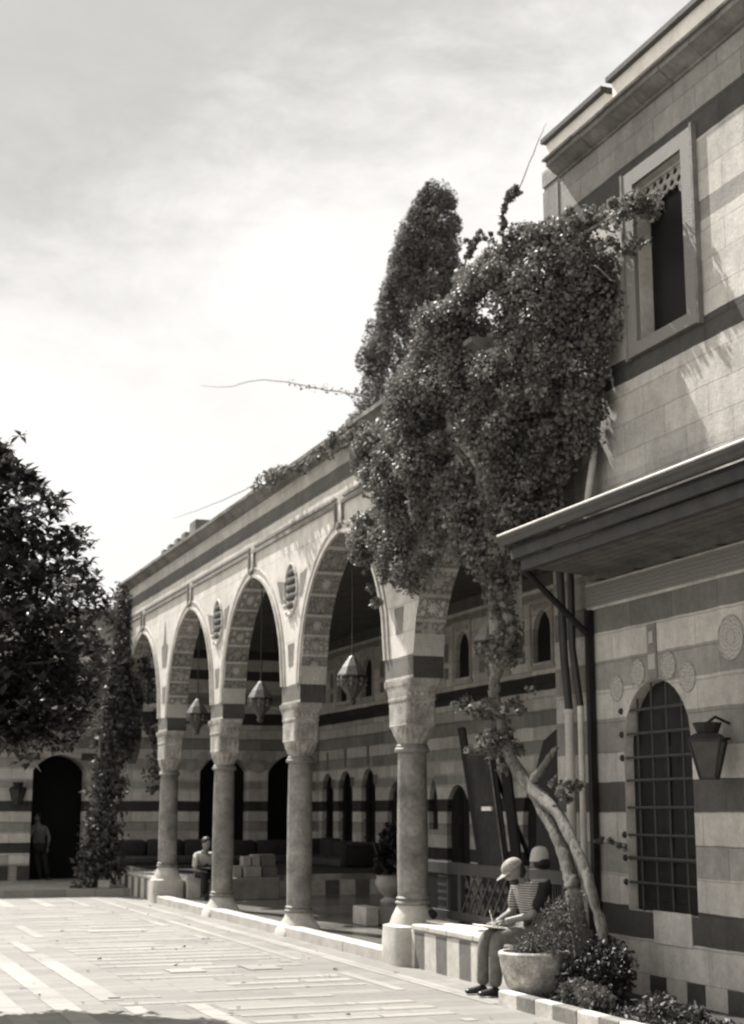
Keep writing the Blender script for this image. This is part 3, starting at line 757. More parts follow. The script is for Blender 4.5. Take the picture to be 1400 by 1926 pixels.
# upper window: carved frame, lattice head, dark room
m = MB(); X0, X1 = 7.255, 7.2985
m.box(X0, X1, 11.15, 11.325, 6.0, 7.88); m.box(X0, X1, 12.205, 12.38, 6.0, 7.88); m.box(X0, X1, 11.327, 12.203, 7.725, 7.88); m.box(X0, X1, 11.327, 12.203, 6.0, 6.125)
uf = m.build('window', 'window_carving', R_)
m = MB(); m.box(7.245, 7.2985, 11.11, 11.148, 5.98, 7.9); m.box(7.245, 7.2985, 12.382, 12.42, 5.98, 7.9); m.split('frame', 'stone_grey', uf)
m = MB()
for r in range(4):
    n = 7 if r % 2 == 0 else 6
    for i in range(n):
        yy = 11.33+.87*(i+.5+(r % 2)*.5)/7; z = 7.66-r*.095
        if r >= 2 and abs(i-(n-1)/2) < (1.2 if r == 2 else 2.3): continue
        pts = [(7.40, yy+.052*math.cos(a), z+.05*math.sin(a)) for a in np.linspace(0, 2*PI, 13)]
        m.tube(pts, .017, 6)
m.box(7.37, 7.41, 11.331, 12.199, 7.69, 7.719)
m.build('lattice', 'stone_pale', uf, True)
m = MB(); m.box(7.45, 7.49, 11.32, 12.21, 6.12, 7.73); m.build('pane', 'glass_dark', uf)
# lower window
m = MB()
for z in (2.63, 2.41, 2.19, 1.98, 1.73, 1.48, 1.27, 1.05): m.tube([(7.325, 11.59, z), (7.325, 12.79, z)], .014 if z != 1.27 else .02, 6)
for yy in (11.8, 12.06, 12.32, 12.58): m.tube([(7.342, yy, .8), (7.342, yy, 2.30+.59*math.sqrt(max(0, 1-((yy-12.19)/.59)**2))-.01)], .012, 6)
lg = m.build('window', 'iron_bar', R_, True)
m = MB()
for z in (2.63, 2.41, 2.19, 1.48, 1.27, 1.05): m.ball((7.3, 12.81, z), .032, 0, 10, 6)
m.split('bar_knob', 'iron', lg, True)
m = MB(); m.box(7.42, 7.46, 11.601, 12.779, .801, 2.86)
for z in (.8, 1.25, 2.2): m.box(7.40, 7.419, 11.605, 12.775, z+.005, z+.08)
for yy in (11.6, 12.15, 12.69): m.box(7.395, 7.419, yy+.005, yy+.08, .81, 2.4)
m.build('shutter', 'wood_dark', lg)
# rosettes, keystone strip, ornament band
for yy, z, r in ((12.47,2.97,.12), (11.93,2.99,.12), (12.88,2.85,.12), (11.62,2.86,.13), (10.92,3.14,.19)):
    m = MB(); n = 28
    pts = [(yy+r*math.cos(2*PI*i/n), z+r*math.sin(2*PI*i/n)) for i in range(n)]
    slab_poly(m, pts, 7.294, 7.2985)
    m.tube([(7.294, yy+r*.97*math.cos(a), z+r*.97*math.sin(a)) for a in np.linspace(0, 2*PI, 25)], .009, 6)
    m.tube([(7.294, yy+r*.35*math.cos(a), z+r*.35*math.sin(a)) for a in np.linspace(0, 2*PI, 17)], .007, 6)
    for q in range(8): m.ball((7.294, yy+r*.66*math.cos(q*PI/4), z+r*.66*math.sin(q*PI/4)), (.008, r*.16, r*.16), 0, 8, 5)
    o = m.build('rosette', 'rosette', R_)
    me = o.data; off = Vector((7.3, yy, z))-Vector(R_.location)
    for v_ in me.vertices: v_.co -= off
    o.location = off
m = MB(); m.box(7.289, 7.2985, 12.12, 12.28, 2.9, 3.40); ks = m.build('keystone', 'stone_grey', R_)
m = MB(); m.box(7.283, 7.2885, 12.165, 12.235, 3.22, 3.33); m.box(7.283, 7.2885, 12.14, 12.26, 2.98, 3.12); m.split('keystone_panel', 'ornament_fine', ks)
m = MB(); m.box(7.28, 7.2985, .6, 13.4, 3.69, 3.90); m.build('ornament_band', 'ornament', R_)
m = MB(); m.box(7.28, 7.2985, .6, 13.4, 3.66, 3.688); m.box(7.27, 7.2985, .6, 13.4, 3.903, 3.92); m.split('band_moulding', 'stone_trim', R_)
m = MB()
yb = 13.05
for i in range(14):
    m.box(7.289, 7.2985, yb-.62*i-.27, yb-.62*i, -.05, .25)
m.split('dark_base_block', 'stone_dark', R_)
m = MB(); m.box(7.289, 7.2985, 11.70, 12.33, .538, .82); m.build('light_block', 'stone_pale', R_)
# canopy
cn = MB()
cn.add([(6.42,.5,4.22),(7.29,.5,4.50),(7.29,13.28,4.50),(6.42,13.28,4.22),(6.42,.5,4.26),(7.29,.5,4.54),(7.29,13.28,4.54),(6.42,13.28,4.26)],
       [(0,1,2,3),(4,5,6,7),(0,1,5,4),(1,2,6,5),(2,3,7,6),(3,0,4,7)])
cn.box(6.40, 6.44, .5, 13.30, 4.12, 4.215)
cn.box(6.46, 6.54, .5, 13.2, 4.0, 4.115)
cp = cn.build('canopy', 'wood_deck', R_)
m = MB()
x = 6.56
while x < 7.26:
    z = 4.03-.07*(x-6.5); m.box(x, x+.105, .5, 13.15, z-.012+rr.uniform(-.006,.006), z+.012); x += .11
m.box(7.18, 7.279, .5, 13.2, 3.93, 3.975)
m.build('soffit_boards', 'wood_soffit', cp)
m = MB()
y = 13.1
while y > .6: m.box(6.56, 7.25, y-.05, y, 4.06, 4.12); m.box(7.2, 7.279, y-.12, y-.04, 3.925, 4.0) ; y -= .7
m.split('joist', 'wood_dark', cp)
gm = MB(); n = 10
pts = [(6.345-.065*math.cos(PI*i/n), 4.345-.095*math.sin(PI*i/n)) for i in range(n+1)]
for i in range(n):
    (xa, za), (xb, zb) = pts[i], pts[i+1]; gm.quad((xa,.5,za),(xb,.5,zb),(xb,13.34,zb),(xa,13.34,za))
gm.add([(6.345,13.34,4.345)]+[(a,13.34,b) for a, b in pts], [(0,i,i+1) for i in range(1, n+1)])
gt = gm.build('gutter', 'gutter', cp, True)
m = MB(); m.tube([(6.278, .5, 4.352), (6.278, 13.34, 4.352)], .012, 6); m.tube([(6.412, .5, 4.352), (6.412, 13.34, 4.352)], .01, 6); m.split('gutter_lip', 'gutter_lip', gt)
m = MB(); m.tube([(6.55, 13.3, 4.02), (7.22, 13.3, 3.42)], .035, 8); m.build('brace', 'wood_dark', cp)
m = MB(); m.box(7.22, 7.28, 13.28, 13.35, .09, 3.66); m.build('post', 'wood_dark', R_)
# pipes
def pipe(path, r, mat, name='drainpipe', bands=()):
    m = MB(); m.tube(path, r, 14)
    for z in bands:
        c = min(path, key=lambda q: abs(q[2]-z)); m.tube([(c[0], c[1], z-.02), (c[0], c[1], z+.02)], r*1.25, 14)
    return m.build(name, mat, R_, True)
pipe([(7.16, 13.16, 4.56), (7.18, 12.98, 5.2), (7.18, 12.98, 5.86), (7.19, 13.02, 6.02), (7.22, 13.1, 6.12), (7.26, 13.3, 6.15)], .036, 'pipe_white')
pipe([(7.16, 13.66, 4.5), (7.16, 13.66, 5.6)], .036, 'pipe_white')
pipe([(7.2, 13.68, .3), (7.2, 13.68, 2.70)], .048, 'pipe_white', bands=(.9, 2.0, 2.68))
pipe([(7.2, 13.68, 2.70), (7.18, 13.72, 3.2), (7.15, 13.72, 4.3)], .042, 'pipe_dark')
pipe([(7.2, 13.44, .3), (7.2, 13.44, 2.72)], .032, 'pipe_white')
pipe([(7.2, 13.44, 2.72), (7.16, 13.5, 3.3), (7.16, 13.5, 4.3)], .036, 'wood_mid')

# ------------------------------------------------------------------ low striped bench walls, fence
def bench(y0, y1, label):
    m = MB(); m.bevbox(6.50, 6.94, y0, y1, -.02, .40, .012); t = m.build('bench_wall', 'bench_stripe', None); tag(t, label, 'bench wall', 'low striped stone walls')
    m = MB(); y = y0
    while y < y1-.05:
        e = min(y+rr.uniform(.45, .7), y1); m.bevbox(6.485, 6.955, y, e-.004, .403, .465, .014); y = e
    m.build('top_slab', 'stone_pale', t)
bench(13.3, 16.24, 'low striped stone bench wall carrying the seated man in the cap')
bench(29.4, 32.3, 'low striped stone wall beside the climbing plant at the far left')
F_ = thing('wooden_fence', (6.97, 15.1, .465), 'brown wooden lattice fence standing on the low stone bench wall', 'fence')
m = MB(); m.bevbox(6.945, 7.0, 13.35, 16.95, 1.0, 1.13, .008); m.bevbox(6.945, 7.0, 13.35, 16.95, .50, .60, .008); m.split('rail', 'wood_mid', F_)
m = MB()
for y in (16.92, 15.9, 14.2, 13.4): m.bevbox(6.94, 7.005, y-.035, y+.035, .465, 1.135, .006)
m.split('post', 'wood_mid', F_)
m = MB(); y = 13.45
while y < 16.9:
    dsec = 14.25 < y < 15.85; grid = 16.3 < y < 16.55
    if not dsec and not grid: m.box(6.96, 6.985, y-.012, y+.012, .601, .999)
    y += .052
m.split('bar', 'wood_dark', F_)
m = MB(); 
for i in range(-8, 12):
    for s_ in (-1, 1):
        ya, za, yb_, zb_ = 14.25+i*.2, .601, 14.25+i*.2+s_*.36, .999
        lo, hi = 14.24, 15.86
        if min(ya, yb_) < lo or max(ya, yb_) > hi: continue
        m.tube([(6.968+.012*s_, ya, za), (6.968+.012*s_, yb_, zb_)], .013, 6)
for z in (.62, .72, .8, .88, .97):
    m.box(6.962, 6.983, 16.28, 16.57, z-.018, z+.012)
for y in (16.29, 16.36, 16.43, 16.5, 16.56): m.box(6.9625, 6.9825, y-.014, y+.014, .601, .999)
for i in range(8):
    for j in range(2): m.ball((6.974, 14.35+i*.2, .7+j*.2), (.015, .05, .05), 0, 10, 6)
m.build('lattice', 'wood_mid', F_)

# ------------------------------------------------------------------ lanterns
def lantern(loc, label, ztop):
    t = thing('hanging_lantern', loc, label, 'lantern', 'brass lanterns hanging in the arches')
    x, y, z = loc
    m = MB(); m.lathe((x,y,z), [(.235,.365),(.225,.385),(.16,.48),(.06,.60),(.02,.63)], 8); m.build('cap', 'brass', t, False)
    m = MB(); m.lathe((x,y,z), [(.03,-.02),(.05,0),(.07,.03),(.05,.06),(.10,.12),(.17,.20),(.225,.27),(.235,.31),(.22,.33)], 8); b = m.build('body', 'lamp_body', t, False)
    m = MB()
    for i in range(8):
        a = 2*PI*(i+.5)/8; m.ball((x+.195*math.cos(a), y+.195*math.sin(a), z+.25), .03, 0, 8, 6); m.ball((x+.20*math.cos(a), y+.20*math.sin(a), z+.315), .035, 0, 8, 6)
    m.split('glass_boss', 'brass', b, True)
    m = MB(); m.lathe((x,y,z), [(.21,.328),(.24,.34),(.24,.36),(.22,.367)], 8); m.build('rim', 'iron', t)
    m = MB(); m.tube([(x,y,z+.62),(x,y,ztop)], .009, 6); 
    for k in range(6): m.ball((x,y,z+.66+k*.05), .016, 0, 6, 5)
    m.build('chain', 'iron', t)
    t.scale = (.88, .88, 1.0)
    return t
L0 = lantern((6.72, 18.82, 3.08), 'largest brass lantern, hanging in the arch left of the vine', 5.30)
for (yy, lab) in ((23.12, 'middle brass lantern between the second and third columns'), (27.23, 'smallest brass lantern in the arch nearest the far end'), (14.46, 'brass lantern half covered by the hanging vine')):
    copy_tree(L0, (6.72, yy, 3.08), lab)
def wall_lamp(loc, axis, label, s=1.0):
    t = thing('wall_lantern', loc, label, 'wall lamp'); x, y, z = loc
    m = MB()
    def fr(z0, z1, r0, r1, mb): mb.lathe((x,y,z), [(r0*s, z0*s), (r1*s, z1*s)], 4)
    fr(0, .33, .10, .2, m); o = m.build('body', 'lamp_glass', t)
    m = MB()
    for i in range(4):
        a = 2*PI*i/4; m.tube([(x+.103*s*math.cos(a), y+.103*s*math.sin(a), z), (x+.203*s*math.cos(a), y+.203*s*math.sin(a), z+.33*s)], .012*s, 6)
    m.lathe((x,y,z), [(.21*s,.325*s),(.215*s,.35*s),(.15*s,.40*s),(.12*s,.405*s)], 4); m.lathe((x,y,z), [(.11*s,-.02*s),(.11*s,0)], 4); m.build('frame', 'iron', o)
    m = MB(); m.lathe((x,y,z), [(.10*s,.405*s),(.11*s,.43*s),(.14*s,.50*s),(.13*s,.505*s)], 8); m.build('cap', 'iron', t)
    m = MB()
    if axis == 'x': m.tube([(x,y,z+.5*s),(x+.08,y,z+.56*s),(7.297,y,z+.5*s)], .013, 6); m.tube([(x,y,z+.36*s),(7.297,y,z+.36*s)], .012, 6)
    else: m.tube([(x,y,z+.5*s),(x,35.997,z+.5*s)], .013, 6); m.tube([(x,y,z+.36*s),(x,35.997,z+.36*s)], .012, 6)
    m.split('bracket', 'iron', t)
wall_lamp((7.08, 11.0, 1.97), 'x', 'dark tapered wall lantern beside the barred window on the right', .9)
wall_lamp((4.68, 35.78, 1.86), 'y', 'small dark wall lantern left of the far doorway', .95)

# ------------------------------------------------------------------ porch furniture
S_ = thing('floor_sofa', (9.5, 34.6, .515), 'dark low cushioned sofa lining the far end of the porch', 'sofa')
m = MB()
for i in range(5): m.bevbox(6.75+i*1.05, 6.75+i*1.05+1.04, 34.35, 35.4, .516, .68, .05)
for i in range(3): m.bevbox(10.9, 11.95, 34.3-i*1.0-.99, 34.3-i*1.0, .516, .68, .05)
m.split('seat_cushion', 'cushion_seat', S_, True)
m = MB()
for i in range(6): m.bevbox(6.75+i*.88, 6.75+i*.88+.86, 35.42, 35.75, .60, 1.04+rr.uniform(-.03,.03), .09)
for i in range(4): m.bevbox(11.62, 11.93, 34.9-i*.9-.86, 34.9-i*.9, .60, 1.05+rr.uniform(-.03,.03), .09)
m.split('back_cushion', 'cushion', S_, True)
m = MB(); m.bevbox(10.9, 11.9, 31.0, 31.25, .516, 1.0, .1); m.build('bolster', 'black_cloth', S_, True)
def carton(x0, x1, y0, y1, z0, z1, mat, label):
    m = MB(); m.bevbox(x0, x1, y0, y1, z0, z1, .006); o = m.build('cardboard_box', mat); tag(o, label, 'box', 'boxes piled on the stone block')
    m = MB(); m.box(x0+.004, x1-.004, (y0+y1)/2-.02, (y0+y1)/2+.02, z1+.001, z1+.003); m.build('tape', 'paper', o)
carton(7.58,7.74,27.7,28.0,.497,.70,'carton','small pale box at the left end of the pile')
carton(7.78,8.10,27.65,28.05,.497,.69,'carton','wide pale box at the bottom of the pile')
carton(8.14,8.42,27.7,28.1,.497,.68,'carton2','darker box at the right end of the bottom row')
carton(7.78,7.93,27.75,28.0,.694,.87,'carton','upright pale box on top of the wide box')
carton(7.96,8.10,27.75,28.0,.694,.90,'carton','pale box topping the pile beside the upright box')
carton(8.13,8.40,27.75,28.05,.685,.90,'carton2','dim box on top at the right end of the pile')
# carved stone basin
B_ = thing('stone_basin', (8.3, 21.6, .1), 'low pale stone basin with carved lattice side on the porch floor', 'basin')
m = MB(); m.bevbox(7.62, 7.82, 20.75, 21.3, .1, .36, .015); m.bevbox(8.9, 9.1, 20.75, 21.3, .1, .36, .015); m.split('end_block', 'stone_trim', B_)
m = MB(); m.box(7.82, 8.9, 20.82, 20.88, .12, .33); m.box(7.82, 8.9, 21.2, 21.26, .12, .33); m.split('carved_panel', 'ornament_fine', B_)
m = MB(); m.box(7.82, 8.9, 20.881, 21.199, .105, .2); m.build('basin_floor', 'stone_grey', B_)
# urn with plant
U_ = thing('plant_urn', (10.0, 26.0, .1), 'rounded pale stone urn standing on the porch floor behind the front column', 'urn')
m = MB(); m.lathe((10.0,26.0,.1), [(.16,0),(.17,.03),(.09,.09),(.2,.2),(.26,.33),(.23,.44),(.25,.47),(.2,.47)], 24); m.build('bowl', 'stone_pale', U_, True)
m = MB(); m.lathe((10.0,26.0,.1), [(.19,.44),(.19,.45)], 20); m.build('soil', 'soil', U_)
pl = thing('potted_plant', (9.95, 26.05, .55), 'dark bushy potted plant growing from the pale urn', 'plant')
P_, N_ = blobs([(10.0,26.1,.95),(10.05,26.1,1.2),(9.92,26.1,.75),(10.1,26.0,.8)], [(.2,.2,.28)]*4, [190]*4)
leaves('foliage', P_, .12, 'leaf_dim', pl, .4)
m = MB()
for q in range(4): m.tube([(10.0,26.05,.53),(9.95+.06*q-.1,26.1,.8),(9.8+.12*q-.1,26.1,1.2)], [.02,.014,.006], 6)
m.build('stem', 'twig', pl)
# leaning easel with a dark panel
Q_ = thing('display_easel', (7.9, 17.3, .1), 'tall dark wooden frame leaning back with a dusty panel behind the fence', 'easel')
def bar(mb, a, b, r=.035): mb.tube([a, b], r, 4)
m = MB(); bar(m, (8.0,18.18,2.75), (8.0,17.27,.12), .06); bar(m, (8.0,17.30,2.6), (8.0,16.62,.12), .035); bar(m, (8.09,17.14,2.55), (8.09,16.55,.12), .075); bar(m, (8.1,17.7,2.5),(8.8,17.0,.12), .035)
bar(m, (8.0,18.08,2.45), (8.0,17.25,2.42), .03); bar(m, (8.0,17.42,.5), (8.0,16.72,.5), .03); m.split('frame', 'wood_dark', Q_)
m = MB(); m.add([(7.985,18.02,2.40),(7.985,17.23,2.38),(7.985,16.76,.55),(7.985,17.43,.55),(8.015,18.02,2.40),(8.015,17.23,2.38),(8.015,16.76,.55),(8.015,17.43,.55)], [(0,1,2,3),(4,5,6,7),(0,1,5,4),(1,2,6,5),(2,3,7,6),(3,0,4,7)]); m.build('panel', 'mirror', Q_)
m = MB(); bar(m, (7.955,17.27,2.45), (7.955,16.8,.8), .014); m.build('edge_strip', 'brass', Q_)
m = MB(); m.box(7.955, 7.984, 17.22, 17.5, 1.70, 1.75); m.build('paper_strip', 'paper', Q_)
K_ = thing('leaning_board', (8.0, 15.9, .1), 'black leaning board with rounded top beside the drainpipes', 'board')
m = MB(); 
slp = [(15.95,.12),(15.1,.12),(15.35,1.9),(15.5,2.45),(15.75,2.62),(16.05,2.5),(16.2,2.2)]
vs = [(7.9+.08*(z), y, z) for y, z in slp]+[(7.95+.08*z, y, z) for y, z in slp]; kk = len(slp)
m.add(vs, [tuple(range(kk)), tuple(range(kk, 2*kk))[::-1]]+[(i, (i+1) % kk, kk+(i+1) % kk, kk+i) for i in range(kk)]); m.build('panel', 'black_cloth', K_)
m = MB(); bar(m, (8.2,15.6,2.3),(8.7,15.6,.12), .03); m.build('prop', 'wood_dark', K_)

# ------------------------------------------------------------------ people
def skin_mesh(nodes, edges, sub=2):
    me = bpy.data.meshes.new('tmp'); me.from_pydata([n[0] for n in nodes], edges, [])
    o = bpy.data.objects.new('tmp', me); COL.objects.link(o)
    sk = o.modifiers.new('s', 'SKIN'); sk.use_smooth_shade = True
    for i, n in enumerate(nodes):
        d = me.skin_vertices[0].data[i]; r = n[1]; d.radius = r if isinstance(r, tuple) else (r, r); d.use_root = (i == 0)
    ss = o.modifiers.new('u', 'SUBSURF'); ss.levels = sub; ss.render_levels = sub
    dg = bpy.context.evaluated_depsgraph_get(); ev = o.evaluated_get(dg); r = bpy.data.meshes.new_from_object(ev)
    vs = [v.co.copy() for v in r.vertices]; fs = [tuple(p.vertices) for p in r.polygons]
    bpy.data.objects.remove(o); bpy.data.meshes.remove(me); bpy.data.meshes.remove(r)
    return vs, fs
def skinned(chains, name, mat, parent, sub=2, extra=None):
    m = MB()
    for nodes, edges in chains:
        vs, fs = skin_mesh(nodes, edges, sub); m.add(vs, fs)
    if extra: extra(m)
    return m.build(name, mat, parent, True, ang=180)
def chain(pts): return [(Vector(p), r) for p, r in pts], [(i, i+1) for i in range(len(pts)-1)]
def head_mesh(m, c, fwd, r=.098):
    """head with brow, nose, chin, ears; fwd = unit facing direction"""
    f = Vector(fwd).normalized(); s = f.cross(Vector((0,0,1))).normalized(); u = s.cross(f).normalized(); c = Vector(c)
    rows = 14; cols = 18; vs = []; fs = []
    for j in range(rows+1):
        t = -PI/2+PI*j/rows
        for i in range(cols):
            a = 2*PI*i/cols; x = math.cos(t)*math.cos(a); y = math.cos(t)*math.sin(a); z = math.sin(t)
            w = .78 if z < 0 else .80; k = 1.0
            if z < -.2: k = 1-.30*(-z-.2)
            px, py, pz = x*r*(.98*k), y*r*w*k, z*r*1.22
            if x > .6 and abs(z+.15) < .28 and abs(y) < .22: px += r*.24*(1-abs(y)/.22)*(1-abs(z+.15)/.28)   # nose
            if x > .5 and abs(z-.12) < .12 and .2 < abs(y) < .6: px -= r*.08                                    # eye sockets
            if x > .4 and -.85 < z < -.6: px += r*.10                                                          # chin
            if x > .6 and abs(z+.5) < .08 and abs(y) < .35: px += r*.05                                         # lips
            if abs(y) > .86 and abs(z+.02) < .25 and abs(x) < .3: py *= 1.14                                    # ears
            vs.append(c+f*px+s*py+u*pz)
    for j in range(rows):
        for i in range(cols):
            l = (i+1) % cols; fs.append((j*cols+i, j*cols+l, (j+1)*cols+l, (j+1)*cols+i))
    m.add(vs, fs)
def fingers(m, wrist, d, side, palmn, curl=.6, s=1.0):
    """palm plus four bent fingers and a thumb"""
    d = Vector(d).normalized(); n = Vector(palmn).normalized(); sd = d.cross(n).normalized()*side; w = Vector(wrist)
    vs, fs = skin_mesh(*chain([(w, (.022*s, .022*s)), (w+d*.045*s, (.036*s, .018*s)), (w+d*.085*s, (.038*s, .016*s))]), 1); m.add(vs, fs)
    for k, (o, L) in enumerate(((-.03, .062), (-.011, .074), (.009, .07), (.028, .055))):
        b = w+d*.078*s+sd*o*s; dd = d; pts = [(b, .0095*s)]
        for q in range(3):
            dd = (dd+n*curl*(.45+.1*k)).normalized(); b = b+dd*L*s*(.45, .32, .26)[q]; pts.append((b, (.009, .008, .0065)[q]*s))
        vs, fs = skin_mesh(*chain(pts), 1); m.add(vs, fs)
    b = w+d*.03*s-sd*.025*s; pts = [(b, .012*s), (b-sd*.028*s+d*.02*s, .0105*s), (b-sd*.03*s+d*.048*s+n*.02*s, .009*s)]
    vs, fs = skin_mesh(*chain(pts), 1); m.add(vs, fs)

# seated man with cap, sketching
T = thing('person', (6.5, 13.45, 0), 'man in a pale cap and striped jersey sketching on the low bench wall', 'person')
Yc = 13.47
pel, wai, che, nek, hed = (6.66,Yc,.575), (6.69,Yc,.70), (6.62,Yc,.88), (6.52,Yc,1.035), (6.455,Yc,1.135)
shL, shR = (6.58,Yc+.18,.985), (6.58,Yc-.18,.985)       # far / near shoulder
elL, elR = (6.52,Yc+.20,.74), (6.55,Yc-.21,.735); wrL, wrR = (6.30,Yc+.09,.655), (6.32,Yc-.05,.675)
hipL, hipR = (6.64,Yc+.10,.56), (6.64,Yc-.10,.56); knL, knR = (6.20,Yc+.12,.535), (6.22,Yc-.09,.535)
anL, anR = (6.16,Yc+.13,.09), (6.19,Yc-.09,.09)
nodes = [(pel,.13),(wai,.115),(che,(.15,.12)),(nek,.055),(hed,.06),(shL,.062),(elL,.043),(wrL,.028),(shR,.062),(elR,.043),(wrR,.028),(hipL,.085),(knL,.06),(anL,.042),(hipR,.085),(knR,.06),(anR,.042)]
edges = [(0,1),(1,2),(2,3),(3,4),(2,5),(5,6),(6,7),(2,8),(8,9),(9,10),(0,11),(11,12),(12,13),(0,14),(14,15),(15,16)]
HF = Vector((-.82,.12,-.55))
def ex(m):
    head_mesh(m, hed, HF); fingers(m, wrL, (-.8,-.45,-.1), 1, (0,0,-1), .25); fingers(m, wrR, (-.9,.25,-.15), -1, (0,.3,-1), .75)
skinned([(nodes, edges)], 'body', 'skin', T, 2, ex)
def grow(ids, extra_r, over=None):
    mp_ = {i: k for k, i in enumerate(ids)}; nn = []
    for i in ids:
        r = nodes[i][1]; r = tuple(a+extra_r for a in r) if isinstance(r, tuple) else r+extra_r
        p = nodes[i][0]
        if over and i in over: p, r = over[i]
        nn.append((p, r))
    return nn, [(mp_[a], mp_[b]) for a, b in edges if a in mp_ and b in mp_]
skinned([grow([0,1,2,3,5,6,8,9], .028, {3: ((6.54,Yc,1.0), .06), 6: ((6.525,Yc+.2,.76), .055), 9: ((6.555,Yc-.21,.755), .055)})], 'jersey', 'stripe_shirt', T)
tr = skinned([grow([0,11,12,13,14,15,16], .02, {13: ((anL[0]+.01, anL[1], .075), .064), 16: ((anR[0]+.01, anR[1], .075), .064)})], 'trousers', 'jeans', T)
skinned([([((6.70,Yc,.60),.15),((6.735,Yc,.72),.15),((6.695,Yc,.88),(.19,.135)),((6.61,Yc,1.01),.08),((6.635,Yc+.18,.97),.085),((6.635,Yc-.18,.97),.105),((6.60,Yc-.208,.86),.085),((6.555,Yc-.212,.76),.074)], [(0,1),(1,2),(2,3),(2,4),(2,5),(5,6),(6,7)])], 'vest', 'black_cloth', T)
def shoe(an, dx=-1):
    x, y, z = an; return chain([((x+.06,y,.045),(.042,.04)),((x,y,.05),(.046,.045)),((x-.09,y,.04),(.045,.032)),((x-.17,y,.032),(.038,.024))])
for an in (anL, anR): skinned([shoe(an)], 'shoe', 'shoe', T)
def capm(m, c, fwd, r, brim=True):
    f = Vector(fwd).normalized(); s = f.cross(Vector((0,0,1))).normalized(); u = s.cross(f).normalized(); c = Vector(c)
    vs = []; fs = []; R, C = 7, 22
    for j in range(R+1):
        t = PI/2*j/R
        for i in range(C):
            a = 2*PI*i/C; rr_ = r*math.cos(t)**.8; vs.append(c+f*(rr_*math.cos(a)*1.06)+s*(rr_*math.sin(a)*.88)+u*(r*.86*math.sin(t)+r*.28))
    for j in range(R):
        for i in range(C):
            l = (i+1) % C; fs.append((j*C+i, j*C+l, (j+1)*C+l, (j+1)*C+i))
    m.add(vs, fs)
    if brim:
        vs = []; n = 12
        for k in (0, 1):
            for i in range(n+1):
                a = -1.15+2.3*i/n
                e = 1.0 if k == 0 else 1.0+.78*math.cos(a*1.25)
                vs.append(c+f*(r*1.04*math.cos(a)*e)+s*(r*.88*math.sin(a)*(1+.06*k))+u*(r*.30-(.10*r if k else 0)))
        N0 = len(vs); vs += [v-u*.006 for v in vs]
        fs = []
        for i in range(n):
            fs.append((i, i+1, n+2+i, n+1+i)); fs.append((N0+i, N0+n+1+i, N0+n+2+i, N0+i+1)); fs.append((n+1+i, n+2+i, N0+n+2+i, N0+n+1+i))
        m.add(vs, fs)
m = MB(); fs_ = HF.cross(Vector((0,0,1))).normalized(); fu = fs_.cross(HF.normalized()).normalized(); hf = HF.normalized(); hc = Vector(hed)
m.ball(hc+hf*.052-fu*.078, (.045,.058,.042), 0, 12, 8); m.build('beard', 'hair', T, True)
m = MB()
for s_ in (-1, 1): m.ball(hc+hf*.088+fs_*(.034*s_)+fu*.012, (.008,.012,.008), 0, 8, 6)
m.split('eye', 'hair', T, True)
m = MB(); capm(m, Vector(hed)+Vector((0,0,.004)), HF, .105); m.build('cap', 'cap_cloth', T, True, ang=50)
m = MB(); m.ball(Vector(hed)+Vector((.05,0,-.005)), (.07,.083,.075), 0, 14, 10); m.build('hair', 'hair', T, True)
pad = MB(); pad.xf = Matrix.Translation((6.23,Yc+.02,.618)) @ Matrix.Rotation(.12, 4, 'Y'); pad.bevbox(-.15,.15,-.13,.13,0,.012,.004)
tag(pad.build('sketch_pad', 'paper'), 'white sketch pad lying open on the seated man\'s knees', 'sketch pad')
m = MB(); m.tube([(6.22,Yc-.02,.64),(6.20,Yc-.035,.70),(6.17,Yc-.055,.775)], [.003,.005,.005], 6)
tag(m.build('pen', 'paper'), 'pale pen held over the sketch pad', 'pen')

m = MB(); m.bevbox(6.72, 6.86, 14.9, 16.55, .467, .492, .006)
tag(m.build('plank', 'paper'), 'pale flat plank lying on the bench wall in front of the fence', 'plank')
m = MB(); m.ball((6.82, 16.42, .545), (.07, .10, .055), 0, 14, 8); bg_ = m.build('bag', 'black_cloth', None, True); tag(bg_, 'small dark bag on the bench wall beside the front column', 'bag')
m = MB(); m.tube([(6.82,16.36,.59),(6.80,16.40,.64),(6.80,16.45,.64),(6.82,16.48,.59)], .008, 6); m.build('handle', 'black_cloth', bg_)
# person behind the fence, only the capped head and a raised hand above the rail
T2 = thing('person', (7.75, 15.35, .1), 'person in a white sun hat sitting behind the wooden fence', 'person')
n2_ = [((7.75,15.35,.50),.13),((7.75,15.35,.72),(.16,.11)),((7.73,15.37,.95),.055),((7.7,15.38,1.1),.06),((7.72,15.55,.88),.055),((7.55,15.72,.80),.042),((7.56,15.76,1.02),.03),((7.75,15.17,.88),.055),((7.6,15.1,.68),.042),((7.45,15.2,.6),.03),((7.5,15.45,.5),.08),((7.3,15.5,.45),.06),((7.3,15.5,.15),.045),((7.5,15.25,.5),.08),((7.3,15.2,.45),.06),((7.3,15.2,.15),.045)]
e2_ = [(0,1),(1,2),(2,3),(1,4),(4,5),(5,6),(1,7),(7,8),(8,9),(0,10),(10,11),(11,12),(0,13),(13,14),(14,15)]
def ex2(m): head_mesh(m, (7.68,15.4,1.12), (-.8,.5,-.25), .095); fingers(m, (7.56,15.76,1.02), (.1,.0,1), 1, (-1,0,0), .3); fingers(m, (7.45,15.2,.6), (-1,.2,-.2), 1, (0,0,-1), .4)
skinned([(n2_, e2_)], 'body', 'skin', T2, 2, ex2)
